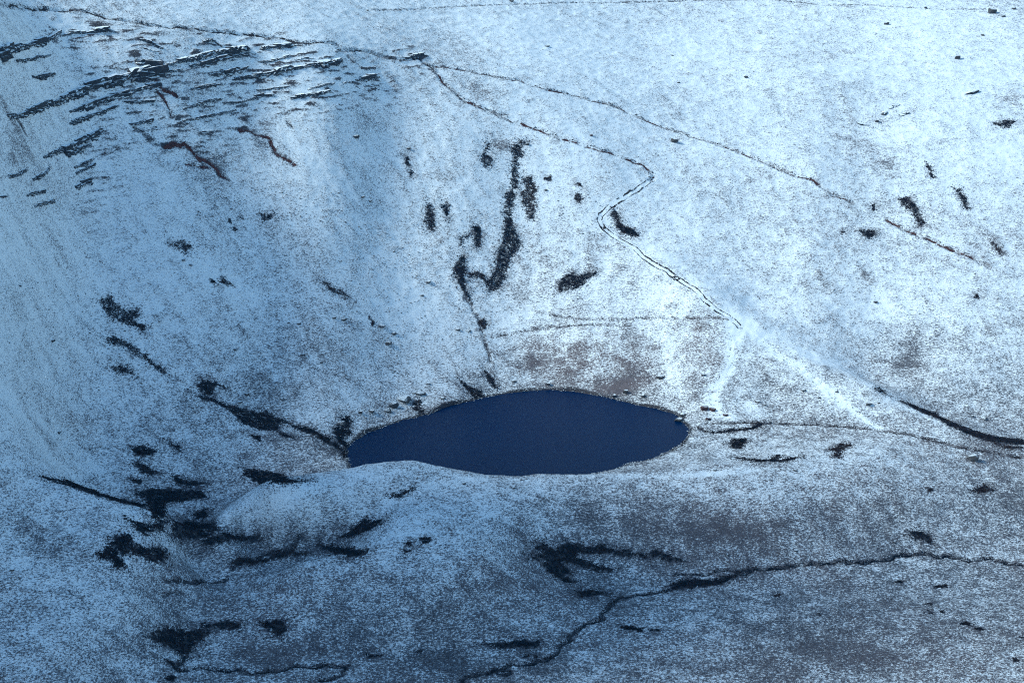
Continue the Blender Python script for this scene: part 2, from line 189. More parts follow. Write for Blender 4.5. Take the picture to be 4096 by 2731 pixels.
HEATHER = [
[[[[-3.13,983.78],[0.54,985.15],[2.37,980.46],[4.91,974.32],[1.26,969.51],[-0.91,964.91],[-3.07,958.63],[-3.78,953.49],[-7.31,945.54],[-11.56,942.75],[-12.34,949.77],[-8.1,956.9],[-8.13,961.87],[-6.72,968.85],[-5.29,973.9]]],"big dark heather streak hanging down the central gully"],
[[[[-25.34,958.7],[-22.34,959.13],[-22.2,951.22],[-22.87,941.71],[-20.68,937.33],[-18.84,932.38],[-22.78,936.41],[-26.45,943.67],[-28.13,949.28]]],"curved dark heather streak left of the central gully foot"],
[[[[-20.9,950.52],[-15.23,953.3],[-12.36,951.99],[-12.32,948.0],[-16.61,949.38],[-20.86,947.81]]],"brown heather bridge linking the two gully streaks"],
[[[[-18.42,976.85],[-16.26,978.49],[-14.74,973.05],[-16.11,966.02],[-18.26,965.09],[-18.34,971.17]],[[-18.43,977.75],[-16.23,976.4],[-15.34,974.72],[-18.37,973.48]]],"short upright heather streak between the gully streaks"],
[[[[-25.49,966.19],[-23.75,969.7],[-19.8,972.1],[-23.36,968.28],[-24.74,964.84]]],"thin hooked heather wisp beside the short upright streak"],
[[[[21.6,948.13],[23.45,951.66],[24.24,955.39],[29.35,958.9],[30.74,956.79],[35.99,957.76],[41.23,958.52],[37.15,954.5],[34.14,949.68],[26.22,947.26],[22.29,946.75]]],"bird-shaped black heather patch alone on the snow above the lake"],
[[[[-15.92,923.71],[-12.11,926.61],[-11.02,923.1],[-14.12,919.47]]],"small brown heather tuft at the foot of the gullies"],
[[[[-0.96,1028.47],[3.61,1034.7],[8.59,1037.64],[4.74,1029.9],[5.49,1026.55],[3.2,1022.86],[3.32,1017.77],[3.43,1012.77],[3.54,1007.81],[-0.57,1005.59],[-0.46,1012.3],[-0.35,1019.09],[0.94,1024.72]]],"upper dark heather column at the head of the central gully"],
[[[[-4.29,1002.36],[1.67,1005.36],[0.92,999.92],[-0.93,991.05],[-4.25,989.79],[-3.17,999.42]]],"middle dark heather block of the central gully"],
[[[[-3.51,988.98],[-0.56,991.92],[0.54,985.15],[-3.13,983.78]]],"narrow heather neck joining middle block to the big streak"],
[[[[3.93,1013.73],[9.2,1015.18],[11.78,1009.23],[11.36,1003.12],[12.05,997.26],[10.88,990.5],[7.93,991.07],[5.75,998.37],[4.65,1003.95],[7.29,1008.59]]],"brownish heather streak right of the central gully column"],
[[[[-15.97,1016.61],[-14.52,1021.7],[-13.07,1027.49],[-11.18,1027.44],[-13.0,1019.73],[-9.61,1019.45],[-10.33,1014.57],[-14.05,1012.11]]],"comma-shaped heather patch left of the central gully head"],
[[[[-41.77,980.62],[-38.89,981.69],[-38.06,972.83],[-37.4,967.26],[-40.63,967.11],[-42.35,971.54]]],"left of twin upright heather streaks on the headwall"],
[[[[-34.91,982.7],[-31.32,984.88],[-30.71,980.73],[-31.47,975.75],[-33.57,978.65]]],"right of twin upright heather streaks on the headwall"],
[[[[50.08,1000.56],[52.65,999.66],[54.2,992.12],[57.38,988.56],[61.71,986.48],[53.55,985.4],[52.34,991.87],[50.29,996.4]],[[52.29,990.7],[55.99,990.68],[62.8,986.14],[61.15,982.66],[55.05,986.03]]],"black heather hook in the hollow right of the path bend"],
[[[[-53.53,1002.75],[-51.24,1004.51],[-51.0,998.33],[-52.98,998.18]],[[-51.76,995.21],[-48.87,996.47],[-49.83,992.51]]],"faint heather streak below the small rock on the left headwall"],
[[[[15.6,1015.56],[20.14,1017.15],[20.47,1014.19],[16.33,1013.48]]],"small heather cushion right of the brownish streak"],
[[[[31.22,1007.21],[35.73,1008.12],[34.06,1001.39],[31.87,1003.05]],[[32.1,1012.91],[35.16,1014.65],[34.32,1011.23]]],"brown heather tufts below the reddish path"],
[[[[-178.42,848.83],[-173.85,853.67],[-170.29,850.65],[-166.47,850.22],[-161.44,852.61],[-161.61,849.23],[-164.59,845.81],[-160.51,845.89],[-156.44,846.03],[-157.9,842.87],[-164.28,843.66],[-167.99,843.35],[-171.65,842.86],[-173.96,845.84]]],"large ragged black heather patch on the far left slope"],
[[[[-153.6,890.48],[-148.53,894.22],[-143.6,893.94],[-145.69,889.59],[-150.57,889.62]]],"ragged heather tuft high on the left slope"],
[[[[-119.0,928.71],[-115.0,929.56],[-111.46,932.06],[-111.14,928.46],[-115.42,926.63]]],"dark flat heather cushion under the cliff"],
[[[[-131.41,917.89],[-129.15,918.65],[-128.66,917.12],[-130.3,916.79]],[[-126.45,921.86],[-123.18,922.83],[-123.75,921.73]],[[-128.45,914.98],[-125.87,915.91],[-127.01,913.98]]],"loose heather sprigs left of the flat heather cushion"],
[[[[-133.09,827.23],[-128.19,830.42],[-124.33,830.62],[-120.47,830.87],[-127.0,828.17],[-125.85,823.65],[-128.32,821.04],[-132.2,822.42]]],"black heather knot at the top of the belt above the lake"],
[[[[-135.26,819.75],[-131.79,820.36],[-128.32,821.04],[-123.35,820.83],[-118.36,820.55],[-112.84,821.11],[-108.53,822.93],[-104.12,824.19],[-97.79,820.49],[-98.51,812.12],[-104.9,810.84],[-109.37,812.05],[-113.74,812.5],[-119.23,817.38],[-123.04,818.25],[-126.85,819.09],[-131.06,819.45]]],"broad black heather belt slanting down towards the lake corner"],
[[[[-98.45,820.86],[-94.57,819.61],[-90.65,818.02],[-84.15,815.51],[-77.56,811.16],[-74.25,808.52],[-70.9,805.18],[-67.27,797.83],[-70.93,801.52],[-74.61,805.19],[-79.16,808.06],[-83.8,811.49],[-87.74,813.66],[-91.71,815.92]]],"thin heather line from the belt to the lake corner"],
[[[[-172.11,831.9],[-171.04,834.8],[-167.97,834.88],[-162.95,834.41],[-157.06,832.35],[-153.3,829.9],[-150.07,827.82],[-146.86,825.85],[-144.13,823.92],[-147.37,825.02],[-150.61,826.16],[-153.76,827.64],[-156.91,829.14],[-160.36,830.49],[-163.79,831.7],[-167.63,830.69],[-171.38,829.25]]],"long thin heather streak on the left slope below the ragged patch"],
[[[[-168.68,817.52],[-165.31,821.38],[-162.27,821.47],[-157.97,819.29],[-161.87,818.72],[-165.3,818.23]],[[-174.68,817.57],[-173.35,818.65],[-173.74,817.24]]],"small heather tufts under the long thin streak"],
[[[[-135.41,882.13],[-132.87,882.64],[-131.46,881.59],[-133.95,880.69]],[[-131.29,882.94],[-129.52,887.6],[-127.41,886.14],[-123.51,886.23],[-128.43,883.56]]],"two-part heather wisp in the middle of the left slope"],
[[[[-87.35,906.24],[-82.66,906.69],[-78.52,905.03],[-74.25,903.41],[-79.82,904.34],[-83.48,903.95]],[[-80.12,906.87],[-76.08,906.89],[-73.33,905.98],[-77.34,905.48]]],"brown heather streak running down the scree"],
[[[[-64.68,902.03],[-62.88,899.91],[-63.39,896.9],[-64.81,898.37]]],"brown heather wisp beside the largest scree boulder"],
[[[[-154.07,779.4],[-149.8,782.61],[-143.28,780.96],[-145.99,777.21],[-151.15,776.01]],[[-142.17,787.68],[-135.93,786.0],[-134.24,782.5],[-138.22,785.24]]],"ragged heather tufts above the marsh on the left"],
[[[[-109.22,805.19],[-104.35,805.79],[-105.19,802.16]],[[-98.7,810.86],[-92.28,808.82],[-90.22,806.74],[-95.92,807.98]]],"loose heather tufts below the broad belt"],
[[[[-109.04,779.93],[-103.72,778.15],[-99.99,777.11],[-96.25,775.95],[-92.52,774.78],[-85.71,733.8],[-81.54,735.97],[-77.2,736.76],[-80.58,734.32],[-83.79,730.72],[-87.2,729.0],[-91.62,730.51],[-100.61,766.76],[-104.39,770.93],[-108.01,773.74]]],"wedge of black heather behind the moraine left of the lake"],
[[[[-148.02,752.41],[-144.14,755.42],[-140.18,758.09],[-136.04,757.81],[-131.84,757.19],[-127.48,757.49],[-123.16,758.1],[-120.12,753.04],[-123.51,750.87],[-126.96,749.19],[-130.39,747.54],[-135.33,746.48],[-133.7,735.36],[-128.18,702.97],[-132.4,699.29],[-141.02,741.89],[-143.67,748.88]]],"large black rush bed in the marsh behind the left spur"],
[[[[-140.72,693.39],[-137.15,694.22],[-133.67,695.58],[-130.85,699.56],[-128.07,703.95],[-127.59,698.73],[-130.09,693.61],[-132.51,688.32],[-135.1,686.67],[-137.95,689.59]]],"black rush bed on the near side of the marsh"],
[[[[-125.69,707.33],[-126.02,730.92],[-122.51,733.02],[-118.18,730.71],[-112.14,717.42],[-110.35,714.35],[-113.98,708.28],[-117.2,706.65],[-120.31,704.48],[-125.25,698.6]]],"black rush bed under the lit moraine flank"],
[[[[-116.7,705.76],[-113.42,708.12],[-110.24,711.24],[-105.33,715.88],[-102.47,719.3],[-99.32,720.83],[-95.02,720.15],[-90.66,718.94],[-95.57,719.79],[-100.27,719.08],[-103.02,714.66],[-105.78,710.55],[-108.79,708.16],[-111.87,706.4]]],"low strip of dark rushes curving along the moraine foot"],
[[[[-123.29,738.49],[-119.17,742.06],[-117.23,736.46],[-121.03,734.64]]],"small rush tuft between the black rush beds"],
[[[[-135.86,766.78],[-130.63,765.19],[-126.16,764.87],[-121.66,764.29],[-127.68,761.0],[-133.15,762.21]]],"thin dark rush strip above the marsh"],
[[[[-151.47,770.71],[-146.02,769.71],[-141.4,766.37],[-144.65,764.54],[-149.07,766.66]],[[-152.23,760.59],[-146.51,761.36],[-147.8,758.35]],[[-153.37,778.72],[-148.09,779.23],[-148.76,775.91],[-151.73,775.97]]],"scattered dark rush tufts above the large rush bed"],
[[[[-175.54,709.63],[-173.54,712.65],[-170.82,714.93],[-168.15,717.5],[-168.34,742.45],[-165.47,744.7],[-155.98,716.62],[-151.86,712.61],[-148.33,711.26],[-151.54,743.04],[-148.15,743.25],[-142.58,742.59],[-141.99,734.69],[-141.96,706.34],[-145.05,705.57],[-148.21,705.17],[-151.47,705.34],[-154.7,705.37],[-158.19,706.65],[-162.0,709.25],[-165.35,709.68],[-168.6,709.7],[-172.22,710.27]]],"straight dark rush ditch along the left spur edge"],
[[[[-147.05,665.36],[-143.81,668.9],[-142.71,674.57],[-138.75,681.93],[-136.51,682.58],[-135.26,677.15],[-132.57,679.02],[-128.89,682.52],[-125.44,687.62],[-124.68,679.19],[-127.42,676.17],[-130.22,673.63],[-133.28,673.61],[-135.95,671.1],[-138.67,668.92],[-135.17,664.58],[-139.28,661.84],[-140.27,664.71],[-143.63,664.91]]],"big black thorny thicket on the front left slope"],
[[[[-122.87,634.17],[-121.13,640.27],[-118.62,646.52],[-114.1,649.71],[-110.07,652.61],[-105.83,654.4],[-107.26,649.72],[-109.53,644.09],[-110.67,636.24],[-113.58,635.82],[-115.26,637.15],[-117.81,636.13],[-120.32,634.96]],[[-109.34,655.63],[-106.7,659.01],[-105.36,656.72],[-107.72,655.05]]],"black bog heather patch at the front left bottom"],
[[[[-105.86,656.59],[-101.68,660.55],[-96.25,659.08],[-94.81,655.84],[-97.97,655.99],[-101.08,655.82]]],"thin bluish heather fringe beside the front black bog patch"],
[[[[-87.87,657.0],[-84.6,657.0],[-81.33,657.03],[-78.61,653.21],[-79.93,648.24],[-82.62,649.27],[-84.33,653.19]]],"lone black bush on the smooth front hummock"],
[[[[-104.34,702.26],[-99.92,706.63],[-95.89,709.41],[-90.29,714.18],[-86.5,713.26],[-82.81,713.06],[-79.4,712.36],[-76.01,711.85],[-79.3,711.18],[-82.63,710.85],[-86.32,711.2],[-90.06,711.88],[-93.42,709.46],[-96.38,704.23],[-100.58,702.79]]],"purple-black rush strip in the hollow between the front hummocks"],
[[[[-73.48,715.55],[-68.29,713.87],[-64.19,709.02],[-59.18,693.0],[-58.8,688.01],[-66.04,707.0],[-70.48,712.98]],[[-65.36,710.98],[-58.94,694.17],[-55.39,691.23],[-51.94,689.43],[-53.75,686.23],[-60.09,687.78],[-64.35,699.28]]],"dark reed tongue at the foot of the oval front patch"],
[[[[-65.2,716.48],[-60.86,719.1],[-58.09,720.17],[-55.33,721.31],[-49.09,716.54],[-48.96,711.72],[-52.14,712.13],[-55.35,712.98],[-59.99,714.56]]],"oval black heather patch on the front moraine flank"],
[[[[-47.28,730.05],[-43.88,730.44],[-40.58,732.99],[-37.67,734.15],[-38.26,732.0],[-42.66,728.66]]],"small rushy clump on the front moraine below the crest"],
[[[[8.18,708.29],[12.16,714.01],[14.08,711.53],[18.95,716.67],[21.82,718.99],[25.2,718.78],[28.57,718.26],[32.54,719.03],[36.73,718.12],[40.91,716.98],[44.64,715.8],[48.35,714.46],[51.05,712.52],[47.31,713.11],[43.56,713.8],[39.41,714.87],[35.23,715.64],[31.86,715.57],[28.48,715.43],[25.1,715.02],[23.92,712.82],[29.47,711.01],[32.68,709.61],[35.87,708.08],[39.05,706.56],[33.77,706.44],[29.93,708.08],[26.07,709.32],[21.61,709.78],[17.08,707.05],[19.98,705.83],[22.85,703.81],[18.03,699.68],[23.76,697.05],[19.02,694.73],[14.68,697.37],[12.26,701.16],[12.87,705.18],[8.97,703.2],[5.08,701.03],[8.84,704.72],[12.64,708.2]]],"large branching black heather patch in the front valley"],
[[[[51.74,714.98],[54.85,715.43],[58.93,713.32],[64.03,710.2],[60.14,710.47],[56.25,710.76]]],"black heather tongue right of the branching patch"],
[[[[37.95,661.83],[42.43,662.01],[46.64,660.35],[45.98,658.17],[42.56,658.65],[39.13,659.08]],[[47.79,659.56],[49.1,659.55],[48.94,658.65]],[[49.64,659.77],[52.19,658.75],[51.08,657.81]]],"dash-shaped dark heather strip below the main stream"],
[[[[-11.18,645.34],[-7.46,645.69],[-3.74,646.21],[0.12,647.78],[4.0,649.44],[9.68,649.01],[8.34,645.19],[4.83,644.88],[1.32,644.46],[-2.19,643.95],[-5.18,644.36],[-8.18,644.84]]],"long low black heather strip at the bottom centre"],
[[[[22.11,687.66],[25.38,687.84],[28.79,691.64],[34.69,689.09],[29.96,686.64],[25.25,683.87]]],"thin dark strip below the branching heather patch"],
[[[[-50.23,637.68],[-44.38,637.64],[-44.33,636.73],[-49.4,636.59]],[[-33.28,639.62],[-30.77,640.71],[-31.23,639.31]]],"thin dark dashes at the lower centre left"],
[[[[-33.52,693.23],[-30.41,692.97],[-30.18,691.04],[-33.27,691.23]]],"topmost of the four dark tussocks on the front moraine"],
[[[[-33.02,690.32],[-29.99,690.37],[-29.93,688.52],[-32.79,688.63]]],"second of the four dark tussocks, just under the topmost"],
[[[[-38.65,690.39],[-36.58,690.0],[-36.51,688.45],[-38.47,688.82]]],"left of the four dark tussocks on the front moraine"],
[[[[-39.01,686.33],[-36.4,685.83],[-36.32,684.14],[-38.82,684.62]]],"lowest of the four dark tussocks on the front moraine"],
[[[[59.84,697.09],[65.48,699.05],[70.23,699.71],[74.98,700.43],[79.25,701.79],[83.58,703.5],[84.01,702.26],[79.27,699.06],[74.59,696.06],[69.82,694.9],[65.08,693.88],[59.46,691.9]],[[58.2,694.39],[61.47,697.91],[65.02,699.74],[64.57,693.88]]],"black heather strip along the widest reach of the main stream"],
[[[[152.8,734.89],[156.94,735.54],[161.49,733.38],[161.94,729.27],[156.83,731.3],[154.23,733.01]]],"oval black heather patch above the stream at the right"],
[[[[184.44,768.4],[191.19,775.96],[193.86,772.87],[188.58,767.96]]],"reddish brown bush on the right moraine"],
[[[[164.62,764.06],[168.27,764.31],[166.94,762.06]]],"small dark tussock left of the reddish brown bush"],
[[[[141.43,702.56],[143.67,704.25],[145.89,703.61],[145.41,701.57]]],"dark tussock just below the stream, left one"],
[[[[156.66,701.02],[161.41,701.24],[160.75,698.03],[156.12,698.26]]],"rectangular dark tussock below the stream"],
[[[[149.09,678.64],[151.01,680.99],[151.89,678.16]]],"upper of the stacked dark tussocks lower right"],
[[[[147.58,670.46],[149.5,672.1],[150.23,669.89]]],"lower of the stacked dark tussocks lower right"],
[[[[153.19,672.43],[154.44,672.34],[153.82,670.34]]],"tiny tussock right of the stacked tussocks"],
[[[[157.28,658.21],[159.96,661.46],[161.04,656.81]]],"triangular dark tussock at the lower right"],
[[[[161.64,652.95],[163.42,654.69],[164.24,652.55],[162.9,651.17]]],"dark tussock right below the triangular one"],
[[[[168.65,630.14],[170.59,630.94],[171.46,629.27],[170.03,628.52]]],"dark tussock near the lower right corner"],
[[[[175.45,646.33],[177.02,647.12],[176.57,645.23]]],"dark tussock cut by the right photo edge"],
[[[[108.41,667.83],[109.86,668.72],[109.85,666.82]]],"small dark tussock on the lower right moor"],
[[[[95.64,688.39],[97.59,690.87],[97.35,686.83]]],"small brown tussock below the stream near the middle"],
[[[[175.43,1006.64],[182.95,1008.74],[183.47,1004.78],[179.42,999.54],[176.86,1003.54]]],"dark three-cornered heather patch on the right hillside"],
[[[[163.93,1000.2],[168.45,1005.5],[165.93,1001.04]]],"thin heather dart left of the three-cornered patch"],
[[[[91.12,811.04],[94.2,815.36],[99.39,814.03],[95.0,802.37],[92.37,803.77]]],"dark heart-shaped heather patch on the moraine by the outflow"],
[[[[129.79,793.38],[134.16,797.78],[136.49,804.7],[139.52,804.25],[141.49,801.2],[136.05,794.14],[133.11,783.15],[130.01,782.68],[133.18,791.45]]],"purplish heather scraps on the moraine right of the outflow"],
[[[[91.12,791.81],[94.4,788.43],[97.3,782.14],[100.59,779.48],[104.01,778.03],[108.88,787.71],[110.42,785.57],[106.3,777.15],[110.52,778.77],[114.77,780.55],[119.09,782.64],[114.91,778.6],[110.86,775.27],[107.23,774.98],[103.62,774.86],[100.14,775.76],[96.73,777.34],[94.13,786.06]]],"thin antler-shaped heather scrap on the right moraine"],
[[[[262.8,1107.54],[269.74,1109.68],[276.69,1109.67],[270.41,1102.96],[265.48,1104.62]]],"flat dark heather patch near the right edge of the hillside"],
[[[[219.64,1068.25],[220.82,1066.42],[221.9,1053.21],[220.23,1052.55],[219.12,1058.44]]],"slim heather streak on the right hillside, upper one"],
[[[[229.21,1044.84],[232.91,1043.1],[234.77,1033.31],[233.82,1023.38],[231.91,1025.4],[231.8,1033.1]]],"curved heather streak right of the slim one"],
[[[[199.86,1036.91],[205.23,1036.92],[208.39,1025.96],[210.03,1013.3],[206.97,1010.71],[205.31,1023.38],[201.49,1030.18]]],"widest of the heather streaks on the right hillside"],
[[[[185.14,1031.1],[186.71,1031.28],[187.52,1027.84],[185.44,1027.82]]],"little heather knob beside the end of the upper path"],
[[[[223.59,955.6],[225.64,956.87],[225.62,952.24],[223.38,951.85]]],"small brown heather tuft on the right hillside"],
[[[[239.78,997.52],[241.06,996.4],[243.94,988.28],[242.72,987.75],[240.79,993.1]]],"brown heather streak at the right edge above the path end"],
[[[[-24.08,881.71],[-19.65,878.41],[-14.29,878.17],[-12.56,874.03],[-16.85,870.55],[-19.59,875.08]]],"dark heather gully mouth above the lake far shore"],
[[[[-14.14,893.11],[-10.37,890.7],[-8.13,885.22],[-5.9,879.74],[-8.95,883.0],[-11.54,888.04]]],"slender heather gully right of the dark gully mouth"],
[[[[-44.25,858.33],[-40.73,860.72],[-40.16,854.51],[-37.34,848.79],[-40.62,849.6],[-43.09,854.07]]],"heather strip dropping from the broad rock to the water"],
[[[[-75.85,816.99],[-73.31,829.12],[-69.7,833.6],[-69.27,827.25],[-68.82,820.76],[-71.75,816.34]],[[-74.07,820.71],[-71.87,816.25],[-68.52,808.86],[-67.91,796.67],[-70.18,794.34],[-70.26,807.32],[-73.43,812.29]]],"heather and stones crowding the left corner of the lake"],
[[[[160.84,861.57],[163.56,866.3],[166.57,860.43],[163.5,858.26]]],"short dark heather dash at the head of the right ditch"],
[[[[170.15,857.86],[177.8,859.2],[180.94,857.99],[188.15,860.26],[189.83,840.29],[195.4,835.75],[201.83,832.4],[206.66,827.99],[211.9,831.62],[217.53,836.57],[223.56,842.82],[218.89,824.57],[214.2,823.1],[209.62,822.03],[205.16,821.35],[198.79,824.47],[192.9,827.13],[187.29,831.34],[183.54,841.61],[180.87,846.18],[177.87,849.35],[174.17,854.31]]],"long black heather ditch behind the right moraine ridge"],
[[[[203.68,820.43],[210.35,818.85],[217.76,819.98],[217.28,817.93],[213.21,817.13],[209.18,816.49]]],"brown grass strip below the long right heather ditch"],
[[[[85.03,824.81],[90.38,827.55],[95.25,828.49],[100.14,829.55],[104.6,832.33],[109.1,835.21],[105.22,829.35],[100.83,827.19],[96.52,825.43],[90.12,824.93]]],"dark rushes along the lake outflow"],
[[[[63.93,814.02],[69.9,818.45],[72.84,816.14],[67.59,805.03]],[[43.34,803.7],[47.22,806.7],[50.29,805.81]]],"brown heather fringe on the near right lake shore"],
[[[[-115.21,617.73],[-112.65,620.12],[-111.68,616.92],[-114.33,615.15]],[[-117.14,627.04],[-113.41,628.26],[-113.36,624.76]]],"dark tufts beside the bottom left stream"],
[[[[3.44,640.15],[4.97,640.1],[4.86,638.41],[3.69,638.67]],[[8.02,638.85],[9.04,639.32],[9.01,636.18]]],"pair of tiny tufts above the bottom centre stream"]]
PATH = [
["soil",[[-229.86,924.95],[-228.81,942.55],[-227.31,950.25],[-225.24,955.77],[-222.72,962.75],[-219.87,968.54],[-217.27,972.46],[-214.48,975.68],[-211.66,978.99],[-208.73,981.88],[-205.53,983.42],[-202.31,984.86],[-198.86,985.04],[-195.36,984.99],[-192.07,986.24],[-188.79,987.64],[-185.52,989.1],[-182.14,990.01],[-178.75,990.87],[-175.36,991.78],[-172.08,993.47],[-168.82,995.34],[-165.56,997.31],[-161.09,1000.93],[-156.62,1004.77],[-152.28,1007.12],[-148.0,1010.01],[-144.16,1013.78],[-140.22,1017.12],[-136.21,1020.16],[-132.64,1022.9],[-129.01,1025.45],[-125.31,1027.47],[-121.06,1029.28],[-116.78,1030.99],[-111.6,1031.07],[-105.75,1032.04],[-100.74,1034.52],[-97.22,1037.12],[-93.78,1040.76],[-89.51,1043.57],[-85.65,1041.7],[-88.64,1039.82],[-84.42,1043.37],[-79.65,1050.61],[-73.24,1057.13],[-68.01,1058.8],[-63.95,1061.46],[-59.85,1063.91],[-54.68,1068.85],[-49.53,1075.47],[-45.56,1073.38],[-41.62,1071.68]],0.9,"dark worn footpath along the cliff-top ridge"],
["red",[[-43.09,1069.42],[-39.16,1067.76],[-35.86,1060.9],[-31.92,1057.94],[-28.0,1054.97],[-24.85,1051.51],[-18.69,1050.97],[-12.52,1049.65],[-9.06,1049.16],[-5.59,1048.7],[0.57,1046.99],[4.8,1046.73],[9.03,1046.09],[14.41,1045.15],[18.99,1042.7],[25.11,1041.42],[30.49,1041.27],[34.69,1040.42],[38.9,1039.55],[42.34,1039.03],[45.79,1038.76],[52.81,1040.72],[56.28,1040.34],[59.73,1039.88],[63.23,1040.08],[66.71,1040.11],[71.17,1036.85],[73.29,1033.47],[70.67,1028.13]],1.1,"reddish footpath slanting down from the ridge to the sharp bend"],
["red",[[-41.71,1074.41],[-37.88,1076.68],[-34.02,1078.85],[-29.37,1080.91],[-24.68,1082.43],[-20.74,1082.47],[-16.8,1082.6],[-13.12,1083.49],[-9.44,1083.83],[-5.75,1083.71],[-1.4,1084.54],[2.96,1086.28],[6.93,1085.75],[10.89,1085.05],[15.26,1084.91],[19.63,1085.08],[23.65,1087.03],[27.68,1088.95],[31.69,1089.65],[35.69,1089.9],[42.06,1088.73],[46.11,1090.11],[50.17,1091.19],[56.55,1090.27],[60.91,1088.91],[65.23,1087.19],[69.58,1085.88],[73.93,1084.83],[78.31,1084.24],[82.65,1083.18],[89.76,1081.82],[86.7,1082.42],[90.58,1080.72],[94.39,1078.42],[98.58,1076.04],[102.78,1073.98],[109.7,1071.38],[113.45,1069.14],[117.21,1067.06],[120.93,1064.65],[124.65,1062.4],[128.35,1060.08],[132.01,1057.53],[135.6,1054.56],[139.18,1051.63],[142.75,1048.71],[146.31,1045.95],[150.76,1044.23],[155.24,1042.89],[158.01,1040.07],[160.8,1037.46],[164.42,1035.38],[168.05,1033.44],[171.75,1032.1],[175.43,1030.64]],0.9,"straight reddish footpath across the upper moor"],
["red",[[191.38,1019.1],[194.4,1014.32],[199.49,1008.54],[202.08,1006.07],[205.36,1003.35],[208.65,1000.72],[211.81,997.44],[214.98,994.28],[218.23,991.7],[221.45,989.05],[224.22,986.69],[227.03,984.61],[229.87,982.66],[232.96,979.54],[235.99,976.29]],1.1,"short broken reddish path on the right hillside"],
["soil",[[-78.57,1117.39],[-74.99,1122.31],[-71.43,1128.07],[-67.8,1133.31],[-64.1,1137.9],[-60.36,1142.36],[-56.58,1146.71],[-52.53,1151.18],[-48.45,1155.44],[-44.32,1159.52],[-40.16,1163.56],[-35.96,1167.29],[-31.75,1171.21],[-27.49,1174.91],[-23.22,1178.83],[-19.13,1181.91],[-15.02,1185.04],[-10.9,1188.52],[-6.75,1192.19],[-2.57,1195.76],[1.63,1200.49],[5.86,1204.72],[10.11,1207.73],[14.39,1210.95],[18.69,1214.35],[23.01,1217.96],[27.38,1222.12],[31.78,1226.52],[36.2,1230.76],[41.66,1234.53],[47.14,1237.8],[52.62,1240.51],[57.08,1243.47],[61.55,1246.1],[66.02,1248.47],[70.52,1250.94],[75.03,1253.3],[79.54,1255.56],[84.27,1258.47],[89.02,1261.44],[93.78,1264.37],[98.53,1266.72],[103.21,1268.18],[107.92,1269.56],[112.64,1271.02],[117.38,1272.66],[122.15,1274.35],[126.87,1275.47],[131.59,1276.54],[136.34,1277.85],[141.06,1278.75],[145.74,1279.23],[150.4,1279.54],[155.07,1279.94],[159.69,1279.88],[164.42,1278.22],[169.22,1277.16],[174.02,1276.13],[178.47,1274.88],[182.91,1273.59],[187.39,1272.64],[191.89,1271.89],[196.47,1271.77],[201.01,1271.45],[205.56,1271.15],[210.13,1271.03],[214.76,1271.26],[219.4,1271.55],[224.01,1270.5],[228.6,1269.41],[233.19,1268.38],[237.7,1266.91],[242.25,1265.76],[246.39,1264.96],[250.44,1263.78],[254.42,1262.26],[260.64,1261.41],[266.87,1260.63],[271.57,1260.47],[276.35,1260.71],[281.1,1260.76],[285.84,1260.81],[290.47,1260.37]],0.35,"faint footpath line across the top of the moor"],
["soil",[[13.23,933.69],[17.44,932.5],[21.65,931.18],[24.91,930.03],[28.16,928.69],[31.4,927.34],[35.58,926.63],[39.77,926.17],[43.95,925.64],[47.44,925.43],[50.94,925.27],[54.43,925.19],[57.92,925.04],[61.42,925.02],[64.88,924.53],[68.29,923.49],[72.98,920.92],[77.67,918.57],[75.71,918.89],[78.95,917.79],[82.18,916.78],[85.42,915.84],[88.69,915.24],[91.99,915.1],[96.41,914.08],[100.83,913.24]],0.35,"thin sheep track crossing the slope above the lake"],
["soil",[[-9.22,915.77],[-5.99,917.84],[-2.74,919.42],[0.51,920.72],[4.36,921.83],[8.21,922.85],[12.07,923.53],[15.92,923.9],[19.42,923.83],[22.91,923.69],[26.4,923.34],[29.88,922.87],[33.36,922.37],[36.84,922.17],[40.33,922.05],[43.81,921.85],[47.96,921.0],[52.1,920.23],[56.25,919.58]],0.35,"faint lower sheep track above the far lake shore"],
["soil",[[83.43,835.32],[86.45,835.09],[89.48,834.96],[92.53,834.95],[95.59,835.09],[98.67,835.06],[101.76,835.09],[104.83,834.97],[107.91,834.92],[111.01,835.1],[114.56,835.16],[118.03,834.69],[121.46,833.99],[124.93,833.55],[128.41,833.2],[131.87,832.75],[135.3,832.15],[138.73,831.58],[141.79,830.62],[144.8,829.49],[147.79,828.29],[150.81,827.27],[153.86,826.48],[157.49,825.32],[161.08,824.04],[164.01,822.69],[166.99,821.61],[170.03,820.84],[172.98,819.58],[175.92,818.29],[178.81,816.87],[181.7,815.44],[184.59,814.06],[187.45,812.59],[190.46,811.92],[193.51,811.38],[196.58,810.99],[199.71,810.82],[202.76,810.88],[205.79,810.81],[208.81,810.71],[211.83,810.65],[214.86,810.57]],0.8,"rutted footpath leading from the outflow to the right"]]
